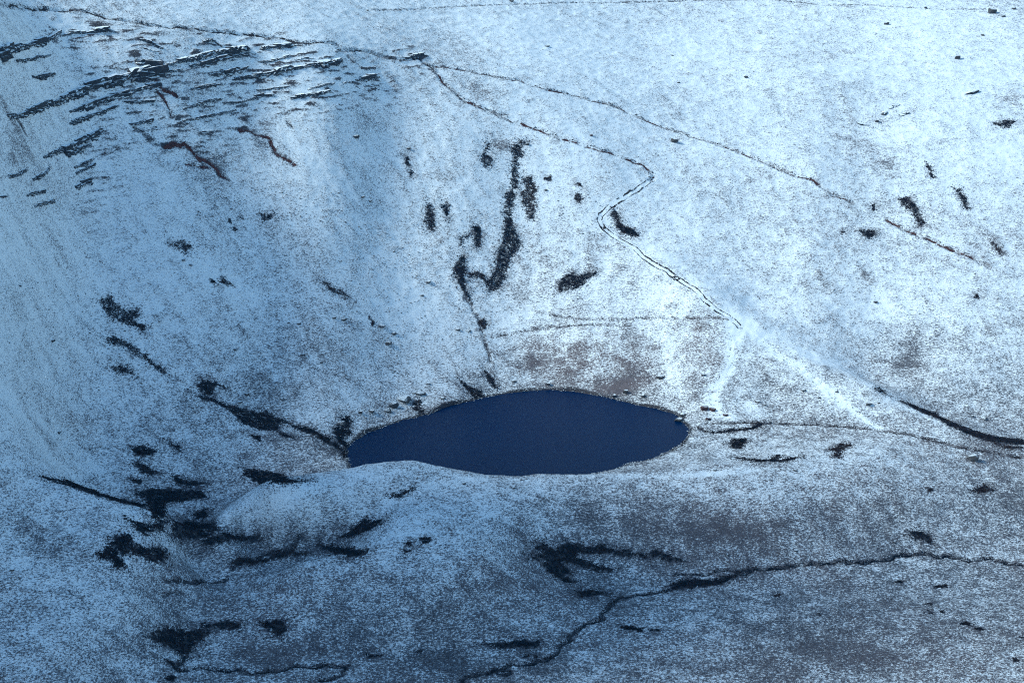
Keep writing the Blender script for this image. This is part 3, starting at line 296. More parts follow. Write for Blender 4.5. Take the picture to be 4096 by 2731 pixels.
SNOWPATH = [
[[[71.51,1029.24],[67.75,1023.61],[64.07,1018.77],[60.03,1013.73],[56.05,1009.21],[52.5,1005.26],[49.0,1001.73],[44.33,996.19],[43.46,992.35],[45.5,987.03],[44.8,988.15],[49.79,983.62],[52.64,981.32],[55.46,978.71],[61.05,973.44],[64.24,965.47],[68.92,959.1],[71.97,956.04],[74.99,952.97],[79.44,945.0],[77.64,948.39],[82.15,942.01],[84.68,938.08],[87.19,934.09],[90.76,925.96],[93.31,922.95],[95.86,920.05],[101.08,915.95],[103.51,912.19],[105.93,908.44]],1.3,"pale trodden footpath from the sharp bend down to the junction"],
[[[105.93,908.44],[102.52,901.48],[101.11,893.41],[99.85,887.0],[98.05,882.13],[96.27,877.22],[93.79,871.79],[91.34,866.53],[89.69,860.81],[88.0,854.65],[90.13,845.58],[94.15,840.14]],2.2,"snow-filled footpath dropping to the lake outflow"],
[[[110.41,904.9],[112.85,901.75],[115.27,898.55],[117.61,894.91],[119.87,890.88],[122.06,886.46],[125.34,882.95],[128.59,879.39],[131.0,874.53],[133.45,870.14],[135.95,866.32],[138.4,862.31],[142.03,855.18],[144.43,851.32],[146.82,847.46],[148.69,843.95],[150.46,840.02],[152.11,835.52],[154.32,831.31],[156.56,827.4]],1.7,"snow-filled footpath running down the spur to the right"]]
SNOWBAND = [
[[[54.91,990.09],[58.55,986.87],[62.16,983.45],[65.72,979.65],[69.19,974.78],[73.04,968.41],[76.93,963.07],[80.84,958.51],[84.69,953.45],[88.38,947.17],[91.97,940.41],[95.66,935.06],[99.41,930.51],[103.07,925.38],[106.62,919.73],[110.39,916.51],[114.13,913.25],[117.91,910.57],[121.72,908.21]],4.0],
[[[104.02,913.82],[108.46,910.76],[112.88,907.7],[117.33,905.09],[121.64,902.93],[125.87,900.24],[130.0,897.05],[134.11,893.87],[137.79,891.41],[141.42,888.74],[145.0,885.89],[148.62,883.41],[152.35,877.69],[155.79,870.63],[159.47,865.24],[162.67,860.96],[166.07,857.92],[169.36,854.38],[172.82,852.02],[176.06,848.67],[179.02,844.13],[181.91,839.45],[184.72,834.63],[187.93,831.72],[191.22,829.28]],5.0],
[[[40.74,954.22],[36.98,951.5],[33.25,948.83],[29.52,946.09],[25.82,943.56],[21.6,940.46],[17.4,937.03],[13.21,933.24],[9.06,930.52],[4.93,927.73],[0.82,924.65]],4.0],
[[[-107.96,720.74],[-105.0,723.44],[-102.08,726.54],[-98.77,727.04],[-95.28,726.09],[-91.81,725.25],[-88.46,725.21],[-85.19,725.79],[-82.0,727.16],[-78.96,729.95],[-75.94,733.25],[-72.43,735.08],[-68.88,736.63],[-65.31,738.12],[-61.71,739.33],[-58.06,740.06]],3.0],
[[[-21.23,742.18],[-25.11,740.4],[-28.96,738.52],[-32.78,736.19],[-35.98,732.85],[-39.21,730.53],[-42.47,728.91],[-45.74,727.8]],3.0],
[[[38.83,764.21],[42.34,765.1],[45.86,765.89],[49.38,766.68],[52.89,767.21],[56.38,767.32],[59.84,767.07],[63.29,766.7],[66.73,766.31],[70.17,766.02],[73.62,765.8],[77.07,765.63],[80.5,765.29],[83.92,764.86],[87.35,764.6],[90.82,764.68]],3.0]]
SCAR = [
[[[[-160.54,933.98],[-156.94,937.52],[-152.61,940.66],[-150.88,940.14],[-149.14,939.61],[-147.38,938.86],[-145.61,938.04],[-141.78,939.89],[-138.34,939.33],[-136.06,936.93],[-133.43,937.52]]],1.3,"long reddish soil scar below the cliff"],
[[[[-175.01,934.98],[-172.84,934.9],[-170.66,934.82],[-168.21,933.86],[-165.75,932.86],[-163.14,933.35],[-160.53,933.85]]],0.5,"thin dark crack leading down to the long soil scar"],
[[[[-150.91,931.62],[-148.41,933.16],[-145.91,934.76],[-143.68,935.8],[-141.44,936.9]]],0.9,"reddish soil patch beside the long soil scar"],
[[[[-130.21,966.67],[-125.65,969.96],[-121.46,970.07],[-119.07,970.73],[-116.65,971.28],[-114.91,967.52],[-113.22,964.21],[-109.62,963.23],[-106.08,962.9],[-103.78,960.53]]],1.0,"second reddish soil scar nearer the grassy bowl"],
[[[[-109.43,982.64],[-105.96,979.54]]],0.6,"tiny soil scar above the second soil scar"],
[[[[-168.91,961.83],[-167.02,960.24],[-164.83,958.88],[-160.93,960.32],[-158.17,959.85]],[[-166.54,956.23],[-164.74,955.31],[-162.95,954.43],[-160.32,952.05],[-159.54,948.23]]],0.9,"reddish gully cutting through the rock ledges"],
[[[[-194.34,974.5],[-191.91,972.29],[-188.33,971.48]]],0.7,"reddish crumbled corner at the end of the upper ledge"],
[[[[-213.86,876.65],[-212.42,877.92],[-211.01,877.78]]],0.5,"thin brown runnel below the left end of the tallest ledge"],
[[[[-83.45,1039.85],[-81.92,1039.28],[-80.37,1038.15]]],0.6,"small reddish stain below the ridge path"],
[[[[-1.75,1051.65],[-5.6,1050.43]]],0.5,"small red soil spot above the descending path"],
[[[[-22.75,934.69],[-20.95,932.81],[-19.17,930.96],[-17.97,928.61],[-16.77,926.26],[-15.57,923.85],[-14.82,919.62],[-13.91,916.67],[-13.01,913.67],[-11.93,909.33],[-11.2,905.78],[-10.48,902.05],[-9.76,898.0]]],0.35,"thin gully line running from the heather to the lake"]]
STREAM = [
[[[194.33,718.29],[191.66,719.21],[188.95,720.01],[185.49,721.07],[181.98,721.98],[178.74,721.87],[175.51,721.84],[172.28,721.79],[169.51,722.18],[166.73,722.55],[163.96,722.93],[161.17,723.26],[158.42,723.75],[153.76,723.04],[150.31,722.84],[146.82,722.38],[143.64,720.42],[140.46,718.39],[136.88,717.25],[133.32,716.22],[129.87,715.83],[126.42,715.47],[123.01,715.23],[120.31,714.69],[117.63,714.26],[114.97,713.86],[111.84,713.55],[108.73,713.24],[105.9,713.06],[103.07,712.81],[100.19,712.21],[97.27,711.24],[94.35,710.23],[90.82,708.66],[87.27,706.88],[84.54,704.76],[81.84,702.79],[79.19,701.1],[76.56,699.52],[73.73,698.75],[70.9,697.94],[68.08,697.15],[64.87,697.73],[61.33,695.24],[57.8,692.64],[54.15,691.19],[50.5,689.49],[47.9,688.59],[45.31,687.72],[42.73,686.8],[37.73,684.49],[35.85,678.98],[32.9,672.72],[30.47,665.33],[27.47,662.73],[24.51,660.36],[22.34,657.78],[20.18,655.13],[18.47,649.26],[15.78,644.37],[13.65,640.06],[11.54,636.08],[8.99,634.93],[6.45,633.93],[3.41,634.4],[0.37,634.71],[-3.66,630.67],[-6.17,629.47],[-8.68,628.46],[-11.17,627.16],[-13.66,625.91],[-16.6,622.78]],0.95,"main dark stream winding across the foreground"],
[[[-111.48,634.99],[-112.11,629.42],[-112.77,624.1],[-110.55,625.66],[-108.31,627.16],[-106.02,628.44],[-103.25,628.81],[-100.38,628.64],[-97.46,628.09],[-94.87,627.53],[-92.28,626.91],[-89.71,626.38],[-87.16,626.0],[-84.75,626.83],[-82.35,627.7],[-79.94,628.64],[-77.52,629.45],[-75.07,630.11],[-72.6,630.66],[-70.14,631.24],[-67.62,631.3],[-65.12,631.46],[-62.61,631.63],[-60.1,631.71],[-56.01,631.1],[-57.18,626.58],[-59.55,624.95],[-61.9,623.16],[-64.24,621.43]],1.0,"black stream looping along the bottom left edge"],
[[[-122.63,670.4],[-119.86,674.17],[-117.11,678.3],[-114.35,682.47],[-111.79,688.15],[-109.11,691.81],[-105.93,692.5],[-103.57,695.51]],0.55,"short black rivulet in the front left hollow"],
[[[-123.41,661.7],[-120.55,666.48],[-117.14,671.2]],0.4,"shorter black rivulet below the first one"],
[[[-103.48,699.41],[-101.3,701.91],[-99.23,705.35],[-96.75,709.74],[-94.22,714.07],[-91.66,714.67],[-88.93,713.89],[-86.21,713.16],[-83.43,713.77],[-80.69,714.8],[-77.98,716.19]],0.35,"narrow trickle through the rush strip in the hollow"],
[[[60.27,703.15],[63.28,702.77],[66.32,702.7],[71.44,704.31],[74.28,704.98],[77.11,705.61],[80.48,705.91],[83.88,706.53],[86.82,707.93],[89.76,709.29]],0.35,"thin side channel beside the widest stream reach"],
[[[79.39,833.06],[82.04,826.86],[86.15,826.58],[90.21,825.89],[93.44,826.37],[96.67,826.86],[99.9,827.39],[104.01,829.92],[108.16,832.62]],0.55,"outflow stream leaving the right end of the lake"],
[[[-4.16,630.18],[-0.13,628.68],[-2.13,625.63],[-5.65,627.23]],0.6,"small bog pool by the stream at the bottom centre"]]
SOFT = [
[36.14,900.03,35.4,16.0,0.3],
[48.99,880.59,17.2,6.5,0.5],
[12.32,913.975,13.8,11.2,0.12],
[184.74,908.84,8.9,9.2,0.35],
[151.12,960.9649999999999,11.9,9.7,0.2],
[174.24,970.4449999999999,9.0,6.0,0.2],
[192.21,924.3,16.6,11.1,0.18],
[112.74,876.0350000000001,17.2,19.8,0.22],
[84.61,896.87,12.0,25.8,0.2],
[235.2,936.175,8.6,8.4,0.25],
[228.54,960.7049999999999,6.6,7.2,0.25],
[192.81,1071.2800000000002,16.3,19.4,0.28],
[254.86,1091.705,11.4,9.3,0.22],
[178.68,1093.24,10.2,5.7,0.2],
[277.5,1135.5700000000002,9.9,10.4,0.25],
[130.83,1046.0900000000001,9.3,7.2,0.2],
[227.82,1089.09,11.8,8.8,0.12],
[-73.82,1013.92,7.6,9.4,0.3],
[-17.35,1066.46,9.3,8.4,0.22],
[-5.52,1030.505,8.3,5.7,0.4],
[-27.93,1121.8899999999999,12.0,8.8,0.05],
[-145.76,945.295,12.4,6.4,0.3],
[-150.52,928.53,12.4,8.5,0.25],
[-120.16,963.6600000000001,10.0,8.4,0.22],
[-96.46,976.635,15.1,12.2,0.15],
[-205.48,870.3,11.2,12.8,0.22],
[-174.89,911.035,7.3,2.7,0.15],
[-211.38,856.77,1.9,7.9,0.3],
[-142.19,977.21,58.3,19.3,0.12],
[-202.21,944.78,21.3,13.3,0.08],
[-104.74,833.1500000000001,24.2,18.7,0.18],
[-196.04,846.52,9.7,7.6,0.12],
[-91.61,866.16,15.9,11.4,0.12],
[-171.53,785.595,16.2,10.9,0.1],
[-83.37,806.47,15.0,11.8,0.25],
[-164.8,670.58,11.8,15.0,0.15],
[-130.43,738.02,20.2,37.2,0.25],
[-116.88,690.14,16.1,12.6,0.12],
[-86.81,724.23,21.1,2.8,0.05],
[41.52,732.19,40.0,10.7,0.22],
[1.53,714.55,6.7,5.4,0.25],
[18.12,700.5799999999999,14.5,14.4,0.2],
[28.47,683.845,12.0,9.4,0.25],
[-8.73,632.4449999999999,45.5,8.4,0.22],
[-78.67,640.22,30.7,8.4,0.2],
[81.62,725.185,13.7,6.5,0.38],
[104.49,726.755,10.4,5.5,0.32],
[123.44,740.3199999999999,8.4,5.0,0.25],
[139.58,731.31,4.8,3.1,0.3],
[88.33,661.645,25.9,32.4,0.12],
[116.66,639.5350000000001,25.2,13.2,0.2],
[200.81,761.76,6.3,14.2,0.3],
[82.83,772.34,29.4,8.6,0.2],
[105.33,909.61,6.3,7.9,-0.5],
[142.62,893.505,19.5,12.9,-0.35],
[105.97,847.67,5.3,8.1,-0.4],
[72.49,881.2750000000001,5.8,11.4,-0.35],
[1.35,1061.475,4.7,5.1,-0.3],
[-122.81,885.9,18.5,7.0,-0.3],
[-182.75,855.86,24.2,21.2,-0.12],
[-15.79,747.03,8.6,3.5,-0.4],
[76.33,764.29,17.5,2.8,-0.35],
[174.79,947.335,22.0,10.5,-0.2],
[227.06,960.65,18.2,7.2,-0.15],
[-86.75,722.885,17.2,2,-0.25],
[-39.67,703.375,9.0,12.4,-0.2],
[262.29,1082.09,12.1,17.8,-0.25],
[186.17,1167.01,22.0,10.4,-0.25],
[-46.93,924.2149999999999,23.7,16.9,-0.2],
[-1.59,930.085,14.0,7.3,-0.25],
[251.62,1200.31,43.0,43.3,-0.08],
[36.45,1177.355,77.9,60,-0.1]]
STONES = [
[[[-139.23,919.13],[-125.74,927.67],[-111.82,934.91],[-97.43,939.9],[-87.04,935.79],[-76.87,933.86],[-66.78,933.24],[-60.88,922.94],[-55.03,912.25],[-49.12,898.99],[-58.14,881.31],[-69.63,879.35],[-81.04,877.63],[-92.76,879.62],[-106.94,887.02],[-120.92,891.93],[-131.71,894.29],[-142.49,896.49]],110,0.35,1.0,"small dark stone loose on the snowy scree between the cliff and the lake","loose stones on the left scree"],
[[[-175.94,817.79],[-163.15,826.82],[-150.87,822.94],[-138.63,818.96],[-119.73,811.87],[-125.69,801.95],[-139.72,806.92],[-153.8,811.67],[-171.68,812.71]],60,0.4,1.0,"small dark stone in the ragged row beside the long thin heather streak","stones beside the heather streak"],
[[[-194.17,751.16],[-188.56,768.91],[-176.6,780.88],[-160.76,776.99],[-156.07,769.61],[-172.26,774.5],[-181.01,769.25],[-187.95,757.44]],60,0.4,0.9,"small dark stone in the faint stony runnel on the far left slope","stones in the left runnel"],
[[[-88.12,823.52],[-73.82,829.17],[-63.5,841.66],[-52.92,854.89],[-41.65,860.02],[-45.11,851.05],[-64.42,826.8],[-74.29,811.17],[-76.58,817.2]],50,0.5,1.3,"dark stone crowded on the bank above the left lake shore","stones on the left lake bank"],
[[[69.64,851.62],[80.22,841.58],[88.51,829.23],[94.51,833.33],[89.82,843.44],[79.03,850.24]],22,0.4,0.9,"small stone at the right corner of the lake near the outflow","stones at the outflow"]]
SCREE = [
[[[-140.34,929.52],[-127.64,939.88],[-114.34,947.98],[-100.51,953.35],[-86.69,960.62],[-74.99,959.04],[-63.33,958.72],[-51.41,954.59],[-44.61,938.88],[-37.97,923.5],[-31.38,905.46],[-42.75,888.1],[-53.63,868.99],[-66.58,871.19],[-79.34,871.43],[-92.4,875.11],[-106.54,882.54],[-120.45,887.34],[-134.12,890.14],[-147.84,893.24],[-144.21,911.51]],0.42],
[[[-204.38,789.17],[-198.88,811.03],[-192.8,832.99],[-185.06,850.12],[-175.1,858.67],[-164.32,858.56],[-153.52,858.54],[-142.7,858.6],[-131.93,859.19],[-121.18,860.33],[-110.28,860.85],[-101.0,852.61],[-91.61,842.41],[-82.42,832.74],[-73.36,822.92],[-83.32,810.54],[-93.43,802.19],[-103.29,793.36],[-114.04,793.96],[-124.54,792.94],[-135.06,792.32],[-145.65,792.29],[-156.3,792.59],[-166.6,791.52],[-175.81,785.8],[-183.33,773.71],[-189.33,756.88],[-195.18,741.24],[-197.51,753.22],[-199.72,764.85],[-202.22,777.61]],0.2],
[[[-68.81,971.74],[-56.46,981.38],[-43.72,987.99],[-30.74,992.28],[-17.68,998.78],[-4.46,1005.97],[8.91,1009.88],[22.34,1011.71],[35.83,1013.76],[49.42,1017.02],[45.14,999.64],[40.97,982.75],[36.89,965.95],[26.0,952.51],[15.38,940.91],[4.93,927.73],[-8.75,925.42],[-22.28,920.06],[-35.7,915.57],[-42.2,928.45],[-48.78,940.44],[-55.44,952.11],[-62.18,963.28]],0.13],
[[[-226.25,907.56],[-221.2,934.76],[-213.91,955.08],[-204.22,966.5],[-193.26,973.01],[-182.01,978.88],[-170.7,985.3],[-159.37,992.71],[-148.23,1002.62],[-136.87,1012.85],[-125.03,1021.36],[-112.66,1027.05],[-100.04,1031.76],[-87.71,1041.45],[-75.48,1056.01],[-62.74,1068.29],[-65.24,1043.55],[-67.86,1023.03],[-70.54,1005.19],[-81.85,988.13],[-93.08,974.33],[-104.52,965.46],[-115.79,956.78],[-126.55,945.68],[-136.72,932.29],[-147.93,923.18],[-159.18,915.64],[-170.35,908.76],[-181.43,902.31],[-191.62,892.52],[-199.8,875.07],[-205.91,850.96],[-211.65,828.01],[-213.88,840.29],[-216.17,852.83],[-218.41,865.28],[-220.93,878.92],[-223.11,891.28]],0.13],
[[[107.74,930.6],[122.0,950.16],[135.38,960.28],[148.83,969.47],[162.7,980.15],[177.22,993.12],[192.1,1006.58],[206.36,1015.58],[220.66,1023.88],[235.69,1034.75],[251.15,1046.47],[266.74,1057.72],[261.64,1033.4],[256.74,1010.01],[252.34,988.75],[247.94,967.6],[243.44,946.22],[239.5,927.15],[235.51,907.99],[231.13,887.5],[226.75,867.09],[216.48,872.41],[206.08,877.62],[195.68,883.34],[185.67,891.5],[175.66,900.63],[164.99,907.96],[153.43,910.88],[141.82,913.73],[130.38,918.04],[119.2,924.94]],0.12]]

# ---------------------------------------------------------------- terrain shape
def hash2(ix, iy, seed):
    h = (ix.astype(np.int64) * 374761393 + iy.astype(np.int64) * 668265263 + seed * 974634221) & 0xFFFFFFFF
    h = ((h ^ (h >> 13)) * 1274126177) & 0xFFFFFFFF
    h = ((h ^ (h >> 16)) * 2246822519) & 0xFFFFFFFF
    return ((h ^ (h >> 15)) & 0xFFFF) / 65535.0

def gnoise(x, y, seed=0):
    """smooth 2-D gradient noise, about -0.7 .. 0.7"""
    x0 = np.floor(x); y0 = np.floor(y); fx = x - x0; fy = y - y0
    u = fx * fx * fx * (fx * (fx * 6 - 15) + 10); v = fy * fy * fy * (fy * (fy * 6 - 15) + 10)
    def corner(dx, dy):
        a = hash2(x0 + dx, y0 + dy, seed) * 6.2831853
        return np.cos(a) * (fx - dx) + np.sin(a) * (fy - dy)
    n0 = corner(0, 0) * (1 - u) + corner(1, 0) * u
    n1 = corner(0, 1) * (1 - u) + corner(1, 1) * u
    return n0 * (1 - v) + n1 * v

def fbm(x, y, octaves=4, seed=0, gain=0.5):
    s = np.zeros_like(x); a = 1.0
    for k in range(octaves):
        s = s + a * gnoise(x * 2 ** k + 17.3 * k, y * 2 ** k - 9.1 * k, seed + 31 * k); a *= gain
    return s

def tps_fit(P):
    X = P[:, 0] / 100; Y = P[:, 1] / 100; n = len(P)
    r2 = (X[:, None] - X[None]) ** 2 + (Y[:, None] - Y[None]) ** 2
    K = 0.5 * r2 * np.log(r2 + 1e-12) + np.eye(n) * 2e-5
    Q = np.stack([np.ones(n), X, Y], 1)
    A = np.block([[K, Q], [Q.T, np.zeros((3, 3))]])
    return X, Y, np.linalg.solve(A, np.concatenate([P[:, 2], np.zeros(3)]))

def tps_eval(fit, x, y):
    X, Y, w = fit; n = len(X); sh = x.shape
    x = x.ravel() / 100; y = y.ravel() / 100; out = np.empty_like(x)
    for a in range(0, len(x), 20000):
        px = x[a:a + 20000].astype(np.float32); py = y[a:a + 20000].astype(np.float32)
        r2 = (px[:, None] - X[None].astype(np.float32)) ** 2 + (py[:, None] - Y[None].astype(np.float32)) ** 2
        out[a:a + 20000] = (0.5 * r2 * np.log(r2 + 1e-12)).astype(np.float64) @ w[:n] + w[n] + w[n + 1] * px + w[n + 2] * py
    return out.reshape(sh)

def seg_dist(x, y, pts, closed=False):
    """distance to a polyline and arc length of the nearest point"""
    best = np.full(x.shape, 1e9); arc = np.zeros(x.shape); s = 0.0
    P = list(pts) + ([pts[0]] if closed else [])
    for (ax, ay), (bx, by) in zip(P[:-1], P[1:]):
        dx = bx - ax; dy = by - ay; L = math.hypot(dx, dy) + 1e-9
        t = np.clip(((x - ax) * dx + (y - ay) * dy) / (L * L), 0, 1)
        d = np.hypot(x - ax - t * dx, y - ay - t * dy)
        m = d < best
        best = np.where(m, d, best); arc = np.where(m, s + t * L, arc); s += L
    return best, arc

def inside(x, y, pts):
    c = np.zeros(x.shape, bool); n = len(pts)
    for i in range(n):
        x0, y0 = pts[i]; x1, y1 = pts[i - 1]
        c ^= ((y0 > y) != (y1 > y)) & (x < (x1 - x0) * (y - y0) / (y1 - y0 + 1e-12) + x0)
    return c

FIT = tps_fit(np.array(CONTROL, float))
def base_height(x, y):
    z = tps_eval(FIT, x, y)
    # the hill the picture is taken from, and the far moor beyond the picture
    near = np.clip((585 - y) / 120, 0, 1); near = near * near * (3 - 2 * near)
    zn = np.interp(y, [-4000, -600, -60, 0, 12, 60, 200, 400, 480, 700], [-150, 150, 285, 297.5, 290, 240, 118, 22, 0, -12]) + 6 * np.clip(y / 300, 0, 1) * fbm(x / 90, y / 90, 3, 5)
    z = z * (1 - near) + zn * near
    rim = np.clip(np.maximum(np.abs(x) - 400, y - 1420) / 500, 0, 1); rim = rim * rim * (3 - 2 * rim)
    zo = np.interp(np.hypot(x, y), [0, 1500, 3000, 9000], [40, 150, 110, -120]) + 40 * fbm(x / 700, y / 700, 4, 9)
    z = z * (1 - rim) + zo * rim
    # added mountain shoulder, unseen on the left, keeps the sun off the valley floor
    shade_arm = np.clip((-x - 290) / 160, 0, 1) * np.exp(-((x + 560) / 150) ** 2) * np.clip((830 - y) / 120, 0, 1) * np.clip((y - 420) / 160, 0, 1)
    z = z + 390 * shade_arm * (1 + .12 * fbm(x / 120, y / 120, 3, 33))
    d = np.full(x.shape, 1e9)
    m = (np.abs(x) < 180) & (y > 700) & (y < 960)
    if m.any():
        dd, _ = seg_dist(x[m], y[m], LAKE, True); d[m] = np.where(inside(x[m], y[m], LAKE), -dd, dd)
    d = d + 0.9 * fbm(x / 5, y / 5, 2, 15)
    k = np.clip(d / 25, 0, 1)
    z = z + 0.9 * k * fbm(x / 45, y / 45, 2, 1) + 0.5 * k * gnoise(x / 14, y / 14, 2)
    z = np.where((d > 0) & (d < 20), np.maximum(z, np.minimum(0.06 + 0.16 * d, 0.7)), z)
    return np.where(d <= 0, -np.minimum(3.0, 0.05 + 0.35 * -d), z)

def wiggle(pts, amp, lam):
    P = np.array(pts); L = np.concatenate([[0], np.cumsum(np.hypot(*np.diff(P, axis=0).T))])
    s = np.arange(0, L[-1], 1.3); x = np.interp(s, L, P[:, 0]); y = np.interp(s, L, P[:, 1])
    tx = np.gradient(x); ty = np.gradient(y); l = np.hypot(tx, ty) + 1e-6
    o = amp * (gnoise(s / lam, x * 0 + 3.3, 140) + .6 * gnoise(s / lam * 2.3, x * 0 + 9.1, 141)) * np.clip(s / 3, 0, 1)
    return [(float(a), float(b)) for a, b in zip(x - ty / l * o, y + tx / l * o)]
PATH = [(m, wiggle(p, .7, 6.0), hw, lab) for m, p, hw, lab in PATH]
STREAM = [(wiggle(p, 2.4, 6.5), hw * .7, lab) for p, hw, lab in STREAM]
SCAR = [([wiggle(p, .8, 4.0) for p in parts], hw, lab) for parts, hw, lab in SCAR]

# ---------------------------------------------------------------- materials
def new_mat(name):
    m = bpy.data.materials.new(name); m.use_nodes = True
    nt = m.node_tree; b = nt.nodes['Principled BSDF']
    return m, nt, b

def node(nt, kind, **kw):
    n = nt.nodes.new(kind)
    for k, v in kw.items():
        if k.startswith('i_'): n.inputs[k[2:].replace('_', ' ')].default_value = v
        else: setattr(n, k, v)
    return n

def noise_node(nt, vec, scale, detail=4.0, rough=0.6, dist=0.0):
    n = node(nt, 'ShaderNodeTexNoise'); n.inputs['Scale'].default_value = scale
    n.inputs['Detail'].default_value = detail; n.inputs['Roughness'].default_value = rough
    n.inputs['Distortion'].default_value = dist
    nt.links.new(vec, n.inputs['Vector']); return n.outputs['Fac']

def math_node(nt, op, a, b=None, clamp=False):
    n = node(nt, 'ShaderNodeMath', operation=op, use_clamp=clamp)
    for i, v in enumerate((a, b)):
        if v is None: continue
        if isinstance(v, (int, float)): n.inputs[i].default_value = v
        else: nt.links.new(v, n.inputs[i])
    return n.outputs[0]

def mix_color(nt, fac, a, b):
    n = node(nt, 'ShaderNodeMix', data_type='RGBA')
    nt.links.new(fac, n.inputs[0]) if not isinstance(fac, float) else setattr(n.inputs[0], 'default_value', fac)
    for i, v in ((6, a), (7, b)):
        if isinstance(v, tuple): n.inputs[i].default_value = (*v, 1)
        else: nt.links.new(v, n.inputs[i])
    return n.outputs[2]

def smooth(nt, x, lo, hi):
    n = node(nt, 'ShaderNodeMapRange', interpolation_type='SMOOTHSTEP')
    nt.links.new(x, n.inputs[0])
    for i, v in ((1, lo), (2, hi)):
        if isinstance(v, (int, float)): n.inputs[i].default_value = v
        else: nt.links.new(v, n.inputs[i])
    return n.outputs[0]

def position(nt, stretch=(1, 1, 1)):
    g = node(nt, 'ShaderNodeNewGeometry'); m = node(nt, 'ShaderNodeMapping'); m.inputs['Scale'].default_value = stretch
    nt.links.new(g.outputs['Position'], m.inputs[0]); return m.outputs[0]

SNOW = (0.84, 0.87, 0.90)

def snow_ground():
    m, nt, b = new_mat('snowy_moor')
    at = node(nt, 'ShaderNodeAttribute', attribute_name='bare').outputs['Fac']
    peat = node(nt, 'ShaderNodeAttribute', attribute_name='peat').outputs['Fac']
    p = position(nt, (0.75, 0.75, 2.4))           # tussocks line up along the contours
    n1 = noise_node(nt, p, 1.3, 5, 0.78, 0.3)
    n2 = noise_node(nt, position(nt), 2.2, 3, 0.65)
    n3 = noise_node(nt, p, 0.24, 4, 0.6, 0.4)
    g = math_node(nt, 'ADD', math_node(nt, 'MULTIPLY', n1, 0.68), math_node(nt, 'ADD', math_node(nt, 'MULTIPLY', n2, 0.20), math_node(nt, 'MULTIPLY', n3, 0.12)))
    snow = smooth(nt, g, math_node(nt, 'SUBTRACT', at, 0.05), math_node(nt, 'ADD', at, 0.07))
    frost = smooth(nt, g, math_node(nt, 'SUBTRACT', at, 0.15), math_node(nt, 'SUBTRACT', at, 0.02))
    straw = mix_color(nt, n2, (0.022, 0.024, 0.032), (0.085, 0.078, 0.084))
    straw = mix_color(nt, frost, straw, mix_color(nt, n2, (0.07, 0.075, 0.09), (0.19, 0.185, 0.20)))
    straw = mix_color(nt, node(nt, 'ShaderNodeAttribute', attribute_name='warm').outputs['Fac'], straw, mix_color(nt, n2, (0.06, 0.05, 0.056), (0.19, 0.155, 0.16)))
    straw = mix_color(nt, peat, straw, (0.014, 0.013, 0.015))
    col = mix_color(nt, snow, straw, SNOW)
    nt.links.new(col, b.inputs['Base Color'])
    b.inputs['Roughness'].default_value = 0.85; b.inputs['Specular IOR Level'].default_value = 0.2
    h = math_node(nt, 'ADD', math_node(nt, 'MULTIPLY', n1, -0.5), math_node(nt, 'MULTIPLY', n2, -0.25))
    bp = node(nt, 'ShaderNodeBump'); bp.inputs['Strength'].default_value = 0.7; bp.inputs['Distance'].default_value = 0.8
    nt.links.new(h, bp.inputs['Height']); nt.links.new(bp.outputs[0], b.inputs['Normal'])
    return m

def snowy_rock(name, dark, light, lo=0.72, hi=0.9):
    m, nt, b = new_mat(name)
    p = position(nt, (1, 1, 3))
    n1 = noise_node(nt, p, 0.9, 5, 0.65); n2 = noise_node(nt, position(nt), 2.6, 4, 0.6)
    rock = mix_color(nt, n1, dark, light)
    ge = node(nt, 'ShaderNodeNewGeometry'); sx = node(nt, 'ShaderNodeSeparateXYZ'); nt.links.new(ge.outputs['Normal'], sx.inputs[0])
    up = math_node(nt, 'ADD', sx.outputs[2], math_node(nt, 'MULTIPLY', math_node(nt, 'SUBTRACT', n2, 0.5), 0.5))
    snow = smooth(nt, up, lo, hi)
    nt.links.new(mix_color(nt, snow, rock, SNOW), b.inputs['Base Color'])
    b.inputs['Roughness'].default_value = 0.8; b.inputs['Specular IOR Level'].default_value = 0.3
    bp = node(nt, 'ShaderNodeBump'); bp.inputs['Strength'].default_value = 0.8; bp.inputs['Distance'].default_value = 0.4
    nt.links.new(n1, bp.inputs['Height']); nt.links.new(bp.outputs[0], b.inputs['Normal'])
    return m

def plain_noise(name, a, b_, scale, rough=0.9, spec=0.15, frost=None):
    m, nt, b = new_mat(name)
    n = noise_node(nt, position(nt), scale, 4, 0.65)
    c = mix_color(nt, smooth(nt, n, 0.35, 0.65), a, b_)
    if frost is not None:
        f = noise_node(nt, position(nt), 1.3, 5, 0.7)
        c = mix_color(nt, smooth(nt, f, frost, frost + 0.1), c, SNOW)
    nt.links.new(c, b.inputs['Base Color'])
    b.inputs['Roughness'].default_value = rough; b.inputs['Specular IOR Level'].default_value = spec
    return m

def water(name, col, rough, scale, strength, spec=0.5):
    m, nt, b = new_mat(name)
    b.inputs['Base Color'].default_value = (*col, 1)
    b.inputs['Roughness'].default_value = rough; b.inputs['IOR'].default_value = 1.33
    b.inputs['Specular IOR Level'].default_value = spec
    n = noise_node(nt, position(nt, (1, 0.6, 1)), scale, 4, 0.6)
    bp = node(nt, 'ShaderNodeBump'); bp.inputs['Strength'].default_value = strength; bp.inputs['Distance'].default_value = 0.15
    nt.links.new(n, bp.inputs['Height']); nt.links.new(bp.outputs[0], b.inputs['Normal'])
    return m

